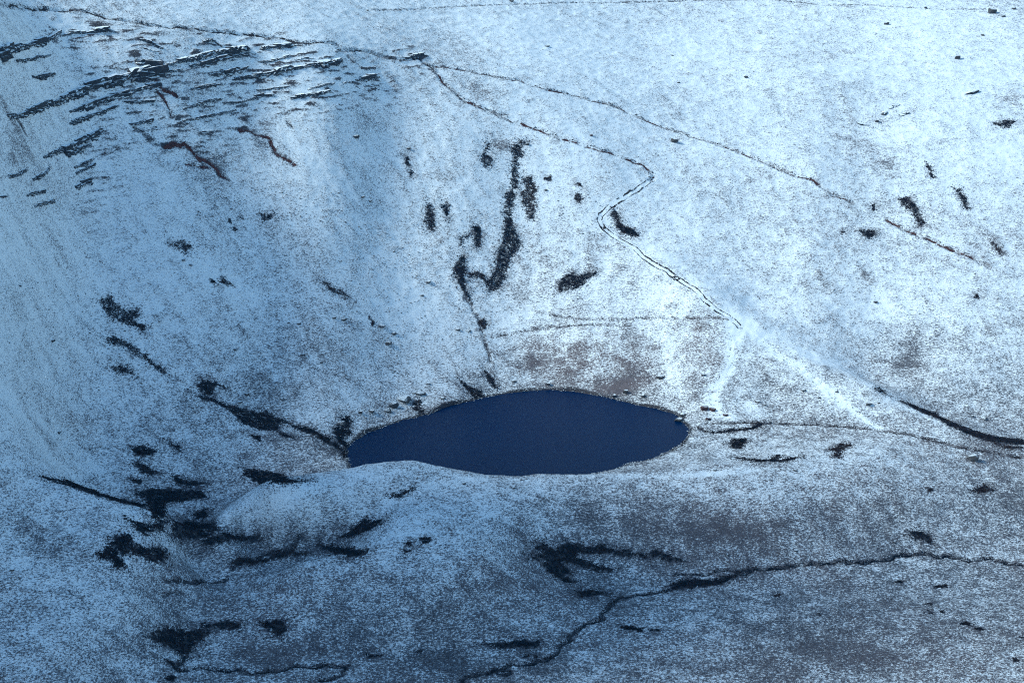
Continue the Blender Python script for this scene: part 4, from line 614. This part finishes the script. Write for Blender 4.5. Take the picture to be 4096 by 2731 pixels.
M_GROUND = snow_ground()
M_ROCK = snowy_rock('dark_sandstone', (0.012, 0.014, 0.020), (0.05, 0.05, 0.055), 0.72, 0.90)
M_BOULDER = snowy_rock('boulder_stone', (0.022, 0.022, 0.025), (0.085, 0.08, 0.078), 0.8, 1.05)
M_REDROCK = snowy_rock('red_boulder_stone', (0.035, 0.014, 0.014), (0.09, 0.04, 0.035), 0.85, 1.1)
M_HEATHER = plain_noise('heather_twigs', (0.007, 0.008, 0.012), (0.036, 0.022, 0.022), 0.35)
M_BROWN = plain_noise('brown_heather_twigs', (0.02, 0.012, 0.011), (0.07, 0.042, 0.034), 0.7)
M_GRASS = plain_noise('dead_moor_grass', (0.032, 0.031, 0.036), (0.10, 0.085, 0.078), 0.5)
M_PEAT = plain_noise('peat_soil', (0.012, 0.010, 0.010), (0.04, 0.03, 0.028), 1.0, frost=0.60)
M_RED = plain_noise('red_soil', (0.03, 0.012, 0.011), (0.095, 0.037, 0.03), 1.0, frost=0.62)
M_LAKE = water('lake_water', (0.0001, 0.008, 0.042), 0.35, 0.5, 0.2, 0.08)
M_STREAM = water('stream_water', (0.004, 0.005, 0.008), 0.3, 1.5, 0.6, 0.15)

# ---------------------------------------------------------------- terrain mesh (one sheet, fine where it is seen)
def axis(lo, hi, step, far, growth=1.16):
    a = list(np.arange(lo, hi + step * .5, step)); s = step
    while a[-1] < far[1]: s = min(s * growth, 600); a.append(a[-1] + s)
    s = step; b = []
    x = lo
    while x > far[0]: s = min(s * growth, 600); x -= s; b.append(x)
    return np.array(b[::-1] + a)
GX = axis(-335, 335, 0.8, (-9000, 9000)); GY = axis(566, 1300, 0.8, (-6000, 12000))
XX, YY = np.meshgrid(GX, GY)
ZZ = base_height(XX, YY)
fine = (np.abs(XX) < 345) & (YY > 555) & (YY < 1320)

def window(pts, pad):
    xs = [p[0] for p in pts]; ys = [p[1] for p in pts]
    i0, i1 = np.searchsorted(GX, [min(xs) - pad, max(xs) + pad]); j0, j1 = np.searchsorted(GY, [min(ys) - pad, max(ys) + pad])
    return slice(j0, j1), slice(i0, i1)

lake_d = np.full(XX.shape, 99.0)
w = window(LAKE, 60); dd, _ = seg_dist(XX[w], YY[w], LAKE, True)
lake_d[w] = np.where(inside(XX[w], YY[w], LAKE), -dd, dd)
calm = np.clip(lake_d / 6, 0, 1)

# how bare of snow the moor is: thin snow low down (also painted-in foreground dimming), deep snow on the plateau, drifts and blown patches between
big = fbm(XX / 70, YY / 70, 3, 21); mid = fbm(XX / 16, YY / 16, 3, 22)
def flow(seedf, steps, src):
    """smear a noise field along the fall line: runnels, snow streaks and strung-out tussocks"""
    gy, gx = np.gradient(base_smooth, GY, GX); g = np.hypot(gx, gy) + 1e-6
    dx, dy = gx / g, gy / g; out = src.copy(); jj, ii = np.meshgrid(np.arange(len(GY)), np.arange(len(GX)), indexing='ij')
    for sgn in (1, -1):
        pi = ii.astype(np.float32); pj = jj.astype(np.float32)
        for k in range(steps):
            a = np.clip(np.rint(pj), 0, len(GY) - 1).astype(np.int32); b = np.clip(np.rint(pi), 0, len(GX) - 1).astype(np.int32)
            pi = pi + sgn * dx[a, b]; pj = pj + sgn * dy[a, b]; out += src[a, b]
    out /= (2 * steps + 1); s = out[fine].std(); return np.clip(out / s, -2.5, 2.5)
base_smooth = ZZ.copy()
streak = flow(1, 14, gnoise(XX / 2.6, YY / 2.6, 23) + .5 * gnoise(XX / 1.2, YY / 1.2, 25))
wide = flow(2, 22, gnoise(XX / 7, YY / 7, 26)); steep = np.hypot(*np.gradient(base_smooth, GY, GX)[::-1])
steepf = np.clip((steep - .18) / .35, 0, 1)
low = .55 * np.clip((60 - ZZ) / 75, 0, 1) + .75 * np.clip((9 - ZZ) / 12, 0, 1)  # thinner snow downhill, also painting the foreground's falling light into the ground colour
BARE = 0.446 + 0.06 * low + 0.03 * big + 0.025 * mid + 0.004 * streak * (.4 + steepf) + 0.009 * wide * steepf
PEAT = np.zeros_like(XX); WARM = np.clip(.25 + .6 * fbm(XX / 60, YY / 60, 2, 27), 0, 1)
for k, (x, y, rx, ry, a) in enumerate(SOFT):
    w = window([(x - rx * 2, y - ry * 2), (x + rx * 2, y + ry * 2)], 2)
    q = ((XX[w] - x) / rx) ** 2 + ((YY[w] - y) / ry) ** 2
    if k in (0, 1, 2, 8): WARM[w] = np.maximum(WARM[w], np.exp(-q * .7))
    BARE[w] += a * (0.15 if k > 2 else .19) * np.exp(-q * 1.1) * (1 + 1.2 * mid[w])
shore = np.clip(1 - np.abs(lake_d - 0.3) / 1.6, 0, 1) * (lake_d > -2)
BARE += 0.16 * shore; PEAT = np.maximum(PEAT, 0.75 * np.clip(shore * 1.4, 0, 1))

# fine relief: hummocks, terracettes and tussocks
REL = 0.42 * fbm(XX / 7, YY / 7, 2, 3) + 0.26 * fbm(XX / 2.3, YY / 2.3, 2, 4)
REL += 0.26 * gnoise(XX / 6 + mid, ZZ / 1.1 + 0.6 * mid, 6) * np.clip(ZZ / 20, 0, 1) * np.clip((1.15 - steep) / .4, 0, 1)
REL += (0.07 * wide) * steepf                # runnels down the headwall
# the cliff steps along its sandstone beds
cliff = np.zeros_like(XX)
for pts, hts, lab in ROCK:
    if max(p[0] for p in pts) > 20: continue
    for px, py in pts:
        w = window([(px, py)], 20); cliff[w] = np.maximum(cliff[w], np.exp(-((XX[w] - px) ** 2 + (YY[w] - py) ** 2) / 90.0))
run = .6 * XX + .8 * YY; bed = ZZ + .04 * run                # the beds lie almost level
lay = gnoise(run / 12 + .3 * mid, bed / 1.5, 71) + .6 * gnoise(run / 5, bed / .75, 72)
cliff *= np.clip((1.35 - steep) / .4, 0, 1)                   # finer than the sheet can carry on the steepest ground
REL += cliff * 0.75 * np.clip(lay, -.5, .5)
ledge = cliff * np.clip((lay - .16) * 5, 0, 1)
BARE += 0.16 * ledge; PEAT = np.maximum(PEAT, .55 * ledge)
BARE += 0.085 * (REL - .1 * wide * steepf)                  # snow lies in the hollows, the tussock tops are blown bare
ZZ = np.where(fine, ZZ + REL * calm, ZZ)

def carve(pts, hw, depth, bare, peat, bank=0.0):
    w = window(pts, hw * 3 + 2)
    d, arc = seg_dist(XX[w], YY[w], pts)
    d = d + 0.7 * hw * gnoise(XX[w] / 2.2, YY[w] / 2.2, 41)
    k = np.clip(1.35 - d / hw, 0, 1); k = k * k * (3 - 2 * k)
    ZZ[w] -= depth * k
    ZZ[w] += bank * np.exp(-((d - hw * 1.7) / (hw * .6)) ** 2)
    e = np.clip(1.8 - d / hw, 0, 1)
    BARE[w] = BARE[w] + bare * e * (0.6 + 0.8 * gnoise(XX[w] / 4, YY[w] / 4, 43))
    PEAT[w] = np.maximum(PEAT[w], peat * k)

for mat, pts, hw, lab in PATH: carve(pts, max(hw, 0.7), 0.12 + 0.25 * (hw > .7), 0.07, 0.2, 0.15)
for pts, hw, lab in SNOWPATH: carve(pts, hw, 0.15, -0.13, 0.0)
for pts, hw in SNOWBAND: carve(pts, hw * .8, 0.0, -0.04, 0.0)
for parts, hw, lab in SCAR:
    for pts in parts: carve(pts, max(hw, 0.8), 0.35, 0.12, 0.4, 0.15)
for pts, hw, lab in STREAM: carve(pts, max(hw, 0.6), 0.6, 0.10, 0.6, 0.1)

def ragged(x, y, amp=1.5):
    return x + amp * fbm(x / 2.4, y / 2.4, 4, 61, .65), y + amp * fbm(x / 2.4 + 50, y / 2.4, 4, 62, .65)

for polys, lab in HEATHER:
    for poly in polys:
        w = window(poly, 3); rx, ry = ragged(XX[w], YY[w]); m = inside(rx, ry, poly)
        d, _ = seg_dist(XX[w], YY[w], poly, True)
        near = np.where(m, 1, np.clip(1 - d / 4, 0, 1))
        BARE[w] += 0.035 * near * (.6 + 1.2 * fbm(XX[w] / 3, YY[w] / 3, 2, 64)); PEAT[w] = np.maximum(PEAT[w], np.where(m, 0.8, 0)); BARE[w] = np.where(m, BARE[w] + 0.07, BARE[w])

def ground(x, y):
    """height of the finished terrain, bilinear"""
    x = np.asarray(x, float); y = np.asarray(y, float)
    i = np.clip(np.searchsorted(GX, x) - 1, 0, len(GX) - 2); j = np.clip(np.searchsorted(GY, y) - 1, 0, len(GY) - 2)
    fx = (x - GX[i]) / (GX[i + 1] - GX[i]); fy = (y - GY[j]) / (GY[j + 1] - GY[j])
    return (ZZ[j, i] * (1 - fx) + ZZ[j, i + 1] * fx) * (1 - fy) + (ZZ[j + 1, i] * (1 - fx) + ZZ[j + 1, i + 1] * fx) * fy
def sample(field, x, y):
    i = np.clip(np.searchsorted(GX, x), 0, len(GX) - 1); j = np.clip(np.searchsorted(GY, y), 0, len(GY) - 1)
    return field[j, i]

def mesh_np(name, verts, faces, mat, smooth_shade=False):
    """verts (n,3) and faces (m,3 or 4) as arrays"""
    me = bpy.data.meshes.new(name); verts = np.asarray(verts, np.float32); faces = np.asarray(faces, np.int32)
    k = faces.shape[1]
    me.vertices.add(len(verts)); me.vertices.foreach_set('co', verts.ravel())
    me.loops.add(faces.size); me.loops.foreach_set('vertex_index', faces.ravel())
    me.polygons.add(len(faces)); me.polygons.foreach_set('loop_start', np.arange(len(faces), dtype=np.int32) * k)
    me.polygons.foreach_set('use_smooth', np.full(len(faces), smooth_shade))
    me.update(calc_edges=True); me.materials.append(mat)
    return me

def link(name, me, parent=None, **props):
    o = bpy.data.objects.new(name, me); scene.collection.objects.link(o)
    if parent: o.parent = parent
    for k, v in props.items(): o[k] = v
    return o

ny, nx = XX.shape
idx = np.arange(nx * ny).reshape(ny, nx)
F = np.stack([idx[:-1, :-1], idx[:-1, 1:], idx[1:, 1:], idx[1:, :-1]], -1).reshape(-1, 4)
me = mesh_np('terrain', np.stack([XX, YY, ZZ], -1).reshape(-1, 3), F, M_GROUND, True)
for nm, arr in (('bare', BARE), ('peat', PEAT), ('warm', WARM)):
    me.attributes.new(nm, 'FLOAT', 'POINT').data.foreach_set('value', arr.ravel().astype(np.float32))
link('terrain', me, kind='structure', label='snow-dusted moorland bowl with steep headwall and moraine hummocks')

# ---------------------------------------------------------------- lake
c = np.array(LAKE); nrm = []
cen = c.mean(0)
ring = []
for k in range(len(c)):
    t = c[(k + 1) % len(c)] - c[k - 1]; n = np.array([t[1], -t[0]]); n /= np.linalg.norm(n) + 1e-9
    if n @ (c[k] - cen) < 0: n = -n
    ring.append(c[k] + n * 2.4)
me = bpy.data.meshes.new('lake'); me.from_pydata([(p[0], p[1], 0.03) for p in ring], [], [list(range(len(ring)))]); me.materials.append(M_LAKE)
if me.polygons[0].normal.z < 0: me.flip_normals()
link('lake', me, kind='structure', label='deep blue still mountain lake held behind the moraine')

# ---------------------------------------------------------------- draped strips: paths, soil scars, streams
def drape(name, lines, hw, mat, lift, seed, gap=0.0, step=0.35, **props):
    V = []; Q = []; base = 0
    allp = [p for l in lines for p in l]
    for l in lines:
        # walk the line in short boxes so that long diagonals stay cheap
        for a in range(0, len(l) - 1, 12):
            part = l[a:a + 13]
            xs = [p[0] for p in part]; ys = [p[1] for p in part]; pad = hw * 1.6
            gx = np.arange(math.floor((min(xs) - pad) / step) * step, max(xs) + pad, step); gy = np.arange(math.floor((min(ys) - pad) / step) * step, max(ys) + pad, step)
            X, Y = np.meshgrid(gx, gy)
            d, arc = seg_dist(X, Y, part)
            wd = hw * (0.75 + 0.9 * gnoise(X / 9, Y / 9, seed) + 0.5 * gnoise(X / 2.5, Y / 2.5, seed + 1))
            keep = d < wd
            if gap: keep &= gnoise(X / 6.5, Y / 6.5, seed + 2) > gap - 0.45
            # every cell belongs to one box only: the one whose piece of line is nearest
            if a > 0:
                dp, _ = seg_dist(X, Y, l[max(0, a - 12):a + 1]); keep &= d < dp
            if a + 13 < len(l):
                dn, _ = seg_dist(X, Y, l[a + 12:a + 25]); keep &= d <= dn
            k = keep[:-1, :-1] & keep[1:, 1:] & keep[:-1, 1:] & keep[1:, :-1]
            if not k.any(): continue
            n = X.size; ii = np.arange(n).reshape(X.shape)
            f = np.stack([ii[:-1, :-1][k], ii[:-1, 1:][k], ii[1:, 1:][k], ii[1:, :-1][k]], -1)
            used = np.unique(f); remap = np.full(n, -1); remap[used] = np.arange(len(used))
            x = X.ravel()[used]; y = Y.ravel()[used]
            V.append(np.stack([x, y, ground(x, y) + lift + 0.03 * gnoise(x / .9, y / .9, 8)], -1)); Q.append(remap[f] + base); base += len(used)
    if not V: return None
    me = mesh_np(name, np.concatenate(V), np.concatenate(Q), mat, True)
    if mat is M_GROUND: me.attributes.new('bare', 'FLOAT', 'POINT').data.foreach_set('value', np.full(len(me.vertices), .40, np.float32))
    return link(name, me, **props)

FRINGED = []
for k, (mat, pts, hw, lab) in enumerate(PATH):
    FRINGED.append((pts, hw, .55 if hw > .7 else .25, 'heather_edge')); FRINGED[-1] += (drape('path', [pts], hw, M_RED if mat == 'red' else M_PEAT, 0.07, 100 + 7 * k, 0.36, label=lab, kind='structure'),)
for k, (pts, hw, lab) in enumerate(SNOWPATH):
    o = drape('path', [pts], hw * .8, M_GROUND, 0.06, 200 + 7 * k, 0.3, label=lab, kind='structure')
    if 'pale' in lab:                                        # thin worn ruts on both sides of the tread
        P = np.array(wiggle(pts, .5, 5.0)); tg = np.gradient(P, axis=0); tg /= np.linalg.norm(tg, axis=1)[:, None] + 1e-9
        for side in (-1, 1):
            q = P + side * 1.15 * np.stack([-tg[:, 1], tg[:, 0]], -1)
            drape('worn_edge', [[tuple(map(float, p)) for p in q]], .6, M_PEAT, 0.07, 230 + side, .08, step=.3, parent=o)
    else: FRINGED.append((pts, hw * .6, .3, 'heather_edge', o))
for k, (parts, hw, lab) in enumerate(SCAR):
    drape('soil_scar', parts, hw, M_RED if 'red' in lab else M_PEAT, 0.07, 300 + 7 * k, 0, label=lab, category='soil scar', group='bare soil scars on the headwall')
for k, (pts, hw, lab) in enumerate(STREAM):
    FRINGED.append((pts, hw, .7, 'bank_rushes', drape('stream', [pts], hw, M_STREAM, 0.08, 400 + 7 * k, 0.2, label=lab, kind='structure')))

# ---------------------------------------------------------------- rock ledges
def boulder(seed, mat):
    r = np.random.default_rng(seed)
    n = 26; pts = r.normal(0, 1, (n, 3)); pts /= np.linalg.norm(pts, axis=1)[:, None]
    pts *= r.uniform(.82, 1.08, (n, 1)); pts[:, 2] = np.clip(pts[:, 2], -.8, r.uniform(.62, .85))
    import bmesh
    bm = bmesh.new()
    for p in pts: bm.verts.new(p * .5)
    bmesh.ops.convex_hull(bm, input=bm.verts)
    for v in [v for v in bm.verts if not v.link_faces]: bm.verts.remove(v)
    me = bpy.data.meshes.new('boulder'); bm.to_mesh(me); bm.free(); me.materials.append(mat)
    return me
LONE = [boulder(30 + k, M_ROCK) for k in range(5)]
def slab_stack(seed):
    """a stump of layered sandstone: two or three jointed slabs, one set back above the other; unit size, x along the ledge"""
    r = np.random.default_rng(seed); V = []; Q = []
    z = -0.75; n = int(r.integers(2, 4)); hs = r.uniform(.7, 1.3, n); hs = hs / hs.sum() * 1.3
    for k in range(n):
        lx = r.uniform(.42, .56); ly = r.uniform(.42, .55); ox = r.uniform(-.07, .07); oy = 0.09 * k + r.uniform(-.05, .05)
        us = np.linspace(-1, 1, 6); ws = [0, .5, 1]
        b = len(V) ; ids = {}
        for i, u in enumerate(us):
            for j, v in enumerate((-1, 0, 1)):
                for q, wz in enumerate(ws):
                    inset = 0.10 if (q != 1) else 0.0
                    jx, jy, jz = r.normal(0, .035, 3)
                    front = r.normal(0, .10) if j == 0 else 0
                    ids[i, j, q] = len(V)
                    V.append((ox + u * lx * (1 - inset * .5 * (abs(u) > .9)) + jx, oy + v * ly * (1 - inset * (abs(v) > .9)) + jy + front, z + wz * hs[k] + jz * .8))
        def quad(a, b_, c_, d_): Q.append((ids[a], ids[b_], ids[c_], ids[d_]))
        for i in range(5):
            for q in range(2):
                quad((i, 0, q), (i + 1, 0, q), (i + 1, 0, q + 1), (i, 0, q + 1)); quad((i + 1, 2, q), (i, 2, q), (i, 2, q + 1), (i + 1, 2, q + 1))
            for j in range(2):
                quad((i, j, 2), (i + 1, j, 2), (i + 1, j + 1, 2), (i, j + 1, 2))
        for j in range(2):
            for q in range(2):
                quad((0, j + 1, q), (0, j, q), (0, j, q + 1), (0, j + 1, q + 1)); quad((5, j, q), (5, j + 1, q), (5, j + 1, q + 1), (5, j, q + 1))
        z += hs[k] * 0.97
    return mesh_np('rock_block', V, Q, M_ROCK)
BLOCKS = [slab_stack(900 + k) for k in range(9)]

for pts, hts, lab in ROCK:
    P = np.array(pts); L = np.concatenate([[0], np.cumsum(np.hypot(*np.diff(P, axis=0).T))])
    mx, my = P.mean(0)
    root = link('rock_ledge', None, label=lab, category='rock ledge', group='sandstone ledges on the slopes')
    root.location = (mx, my, float(ground(mx, my)))
    s = 0.0
    while s < L[-1]:
        h = float(np.interp(s, L, hts)) * random.choice((.8, 1.0, 1.2, 1.5)); ln = max(1.3, h * random.uniform(1.6, 3.0))
        sm = min(s + ln * .45, L[-1])
        x = float(np.interp(sm, L, P[:, 0])); y = float(np.interp(sm, L, P[:, 1]))
        a, b = max(0, sm - ln), min(L[-1], sm + ln)
        xa, ya, xb, yb = (float(np.interp(a, L, P[:, 0])), float(np.interp(a, L, P[:, 1])), float(np.interp(b, L, P[:, 0])), float(np.interp(b, L, P[:, 1])))
        ang = math.atan2(yb - ya, xb - xa); run = math.hypot(xb - xa, yb - ya) + 1e-6
        if abs(ang) > math.pi / 2: ang -= math.copysign(math.pi, ang); xa, ya, xb, yb = xb, yb, xa, ya
        pitch = math.atan2(float(ground(xb, yb) - ground(xa, ya)), run)
        dep = max(1.4, h * random.uniform(1.1, 1.7))
        bx = x - math.sin(ang) * dep * .18; by = y + math.cos(ang) * dep * .18
        o = link('rock_block', random.choice(LONE if len(pts) == 2 else BLOCKS), root)
        o.location = (bx - mx, by - my, float(ground(x, y)) + h * random.uniform(-.05, .12) - root.location.z)
        o.rotation_euler = (random.uniform(-.08, .10), -pitch * .9, ang + random.uniform(-.16, .16))
        o.scale = (ln * 1.15, dep, h)
        s += ln * random.uniform(.5, .85)

# ---------------------------------------------------------------- boulders
BOULDERS = [boulder(50 + k, M_BOULDER) for k in range(8)]; RED_BOULDERS = [boulder(70 + k, M_REDROCK) for k in range(2)]
def put_boulder(x, y, wd, lab, group, flat=None):
    o = link('boulder', random.choice(RED_BOULDERS if 'reddish' in lab else BOULDERS), label=lab, category='boulder', group=group)
    f = flat or (0.38 if 'flat' in lab or 'slab' in lab else 0.95 if 'tall' in lab else random.uniform(.5, .72))
    z = float(ground(x, y))
    o.scale = (wd, wd * random.uniform(.65, .95), wd * f)
    o.location = (x, y, z + wd * f * .22); o.rotation_euler = (random.uniform(-.15, .15), random.uniform(-.15, .15), random.uniform(-.5, .5))
    return o
for x, y, wd, lab in BOULDER: put_boulder(x, y, wd, lab, 'boulders scattered over the snow')

def scatter(poly, n):
    P = np.array(poly); lo = P.min(0); hi = P.max(0); out = np.zeros((0, 2))
    while len(out) < n:
        q = RNG.uniform(lo, hi, (n * 3, 2)); k = inside(q[:, 0], q[:, 1], poly) & (sample(lake_d, q[:, 0], q[:, 1]) > 1.0)
        out = np.concatenate([out, q[k]])
    return out[:n]
used = [(b[0], b[1]) for b in BOULDER]
for poly, n, lo, hi, lab, grp in STONES:
    for x, y in scatter(poly, n):
        if gnoise(np.array([x / 14]), np.array([y / 14]), 77)[0] < -.2: continue
        put_boulder(float(x), float(y), lo + (hi - lo) * random.random() ** 2.5, lab, grp)

# countless smaller stones of the scree
def stone_cloud(polys, n, name, label, spots=None):
    base = boulder(321, M_BOULDER); bv = np.array([v.co[:] for v in base.vertices]); bf = np.array([p.vertices[:] for p in base.polygons])
    q = np.concatenate([scatter(p, int(n * k)) for p, k in polys]) if spots is None else spots
    if spots is None: q = q[gnoise(q[:, 0] / 9, q[:, 1] / 9, 78) + .4 * gnoise(q[:, 0] / 3, q[:, 1] / 3, 79) > RNG.uniform(-.5, .45, len(q))]
    m = len(q); s = RNG.uniform(.25, .55, m) + .6 * RNG.random(m) ** 5; a = RNG.uniform(0, 6.28, m)
    V = bv[None] * s[:, None, None] * np.stack([np.ones(m) * 1.35, np.ones(m), np.ones(m) * .6], -1)[:, None]
    ca, sa = np.cos(a)[:, None], np.sin(a)[:, None]
    V = np.stack([V[..., 0] * ca - V[..., 1] * sa, V[..., 0] * sa + V[..., 1] * ca, V[..., 2]], -1)
    V += np.stack([q[:, 0], q[:, 1], ground(q[:, 0], q[:, 1]) + .06 * s], -1)[:, None]
    Fc = (bf[None] + (np.arange(m) * len(bv))[:, None, None]).reshape(-1, 3)
    link(name, mesh_np(name, V.reshape(-1, 3), Fc, M_BOULDER), kind='stuff', label=label)
stone_cloud(SCREE, 5200, 'scree', 'countless small dark stones strewn over the snowy slopes')
c = np.array(LAKE + [LAKE[0]]); L = np.concatenate([[0], np.cumsum(np.hypot(*np.diff(c, axis=0).T))]); s = RNG.uniform(0, L[-1], 2600)
q = np.stack([np.interp(s, L, c[:, 0]), np.interp(s, L, c[:, 1])], -1) + RNG.normal(0, 1.3, (2600, 2))
q = q[(gnoise(s / 6, s * 0, 88) > -.12) & (sample(lake_d, q[:, 0], q[:, 1]) > -1.2)]
stone_cloud(None, 0, 'gravel', 'dark wet stones lining the lake shore', q)

# ---------------------------------------------------------------- heather, rushes and grass
def tufts(x, y, hgt, wid, blades, lean=0.5):
    """blades as thin upright triangles fanned round each spot"""
    n = len(x); z = ground(x, y)
    a = RNG.uniform(0, 6.283, (n, blades)); w = wid * RNG.uniform(.6, 1.3, (n, blades)); h = hgt[:, None] * RNG.uniform(.55, 1.15, (n, blades))
    r = wid * RNG.uniform(0, .6, (n, blades)); t = RNG.uniform(0, 6.283, (n, blades))
    bx = x[:, None] + r * np.cos(t); by = y[:, None] + r * np.sin(t); bz = z[:, None] - .08 + 0 * a
    lx = lean * h * RNG.normal(0, .6, (n, blades)); ly = lean * h * RNG.normal(0, .6, (n, blades))
    v0 = np.stack([bx - np.cos(a) * w / 2, by - np.sin(a) * w / 2, bz], -1); v1 = np.stack([bx + np.cos(a) * w / 2, by + np.sin(a) * w / 2, bz], -1)
    v2 = np.stack([bx + lx, by + ly, bz + h + .08], -1)
    V = np.stack([v0, v1, v2], 2).reshape(-1, 3)
    return V, np.arange(len(V)).reshape(-1, 3)

for polys, lab in HEATHER:
    V = []; Fc = []; base = 0
    for poly in polys:
        P = np.array(poly); lo = P.min(0) - 3; hi = P.max(0) + 3; area = np.prod(hi - lo)
        n = int(min(60000, max(area * 10, min(1500, area * 45))))
        q = RNG.uniform(lo, hi, (n, 2)); rx, ry = ragged(q[:, 0], q[:, 1])
        k = inside(rx, ry, poly)
        d, _ = seg_dist(q[:, 0], q[:, 1], poly, True)
        k = np.where(k, RNG.random(len(q)) < .35 + d / 1.2, RNG.random(len(q)) < (.25 if area > 150 else 0) * np.exp(-d / 1.3)) & (gnoise(q[:, 0] / 1.7, q[:, 1] / 1.7, 91) + .5 * gnoise(q[:, 0] / 5, q[:, 1] / 5, 92) + .5 * gnoise(q[:, 0] / .7, q[:, 1] / .7, 94) > np.where(area < 150, -9, -.2)) & (sample(lake_d, q[:, 0], q[:, 1]) > .3)
        q = q[k]
        if len(q) < 30: q = np.concatenate([q, P + RNG.normal(0, .2, P.shape)])
        hg = (.34 + .22 * gnoise(q[:, 0] / 2.5, q[:, 1] / 2.5, 93)) * (1.5 if 'bush' in lab or 'thicket' in lab else 1.0)
        v, f = tufts(q[:, 0], q[:, 1], hg, .36, 5); V.append(v); Fc.append(f)
    rush = 'rush' in lab or 'reed' in lab; brown = 'brown' in lab or 'purpl' in lab
    nm = 'rush_bed' if rush else 'grass_tussock' if 'tussock' in lab else 'heather_patch'
    cat = 'rushes' if rush else 'tussock' if 'tussock' in lab else 'heather'
    mt = M_BROWN if brown else M_HEATHER; grp = 'dark vegetation patches on the snow'
    if len(V) == 1: link(nm, mesh_np(nm, V[0], Fc[0], mt), label=lab, category=cat, group=grp)
    else:
        root = link(nm, None, label=lab, category=cat, group=grp)
        c0 = V[0].mean(0); root.location = c0
        for v, f in zip(V, Fc): link('tuft', mesh_np('tuft', v - c0, f, mt), root)

# heather and rushes hanging over the worn edges of paths and streams
for pts, hw, dens, nm, owner in FRINGED:
    P = np.array(pts); L = np.concatenate([[0], np.cumsum(np.hypot(*np.diff(P, axis=0).T))])
    n = int(L[-1] * 9 * dens); s = RNG.uniform(0, L[-1], n); side = np.where(RNG.random(n) < .65, 1, -1)
    x = np.interp(s, L, P[:, 0]); y = np.interp(s, L, P[:, 1])
    tx = np.interp(s + 1, L, P[:, 0]) - np.interp(s - 1, L, P[:, 0]); ty = np.interp(s + 1, L, P[:, 1]) - np.interp(s - 1, L, P[:, 1]); tl = np.hypot(tx, ty) + 1e-6
    sg = np.where(tx > 0, 1, -1) * side                      # mostly the uphill edge
    off = hw * (.75 + .5 * gnoise(x / 5, y / 5, 181)) + .5 * np.abs(RNG.normal(0, 1, n)) * (.5 + hw)
    x = x - ty / tl * off * sg; y = y + tx / tl * off * sg
    keep = (gnoise(s / 7, side * 40.0, 182) + .5 * gnoise(s / 2.2, side * 40.0, 183) > (.02 if nm == 'heather_edge' else -.12)) & (sample(lake_d, x, y) > .5)
    if owner is None or keep.sum() < 5: continue
    v, f = tufts(x[keep], y[keep], .26 + .2 * RNG.random(keep.sum()), .32, 5)
    link(nm, mesh_np(nm, v, f, M_HEATHER), owner, kind='stuff')

# dead grass poking through the snow all over the moor: nobody could count it
n = 420000
yy = 575 + (1300 - 575) * RNG.random(n) ** 1.25; xx = RNG.uniform(-1, 1, n) * (yy * .257 + 14)
keep = (sample(lake_d, xx, yy) > .8) & (sample(BARE, xx, yy) + .10 * gnoise(xx / 1.6, yy / 1.6, 95) > RNG.uniform(.40, .62, n))
xx = xx[keep]; yy = yy[keep]
v, f = tufts(xx, yy, .16 + .10 * RNG.random(len(xx)), .24, 3, .9)
link('grass', mesh_np('grass', v, f, M_GRASS), kind='stuff', label='dead moor grass blades poking through thin snow')
print('tris', len(F) * 2 + len(f), 'objects', len(scene.objects))

# ---------------------------------------------------------------- thin blue haze over the whole bowl, added to tint the darks
lo = (GX[0] - 5, GY[0] - 5, float(ZZ.min()) - 1.0); hi = (GX[-1] + 5, GY[-1] + 5, float(max(ZZ.max(), 300.0)) + 4.0)
v = [(x, y, z) for x in (lo[0], hi[0]) for y in (lo[1], hi[1]) for z in (lo[2], hi[2])]
f = [(0, 1, 3, 2), (4, 6, 7, 5), (0, 4, 5, 1), (2, 3, 7, 6), (0, 2, 6, 4), (1, 5, 7, 3)]
me = bpy.data.meshes.new('haze'); me.from_pydata(v, [], f)
m = bpy.data.materials.new('haze_tint'); m.use_nodes = True; nt = m.node_tree; nt.nodes.clear()
o = nt.nodes.new('ShaderNodeOutputMaterial'); p = nt.nodes.new('ShaderNodeVolumePrincipled')
p.inputs['Color'].default_value = (0.12, 0.45, 1.0, 1); p.inputs['Density'].default_value = 0.00003; p.inputs['Anisotropy'].default_value = 0.0
nt.links.new(p.outputs[0], o.inputs['Volume']); me.materials.append(m)
link('haze', me, kind='stuff', label='thin blue haze added to tint the darks')
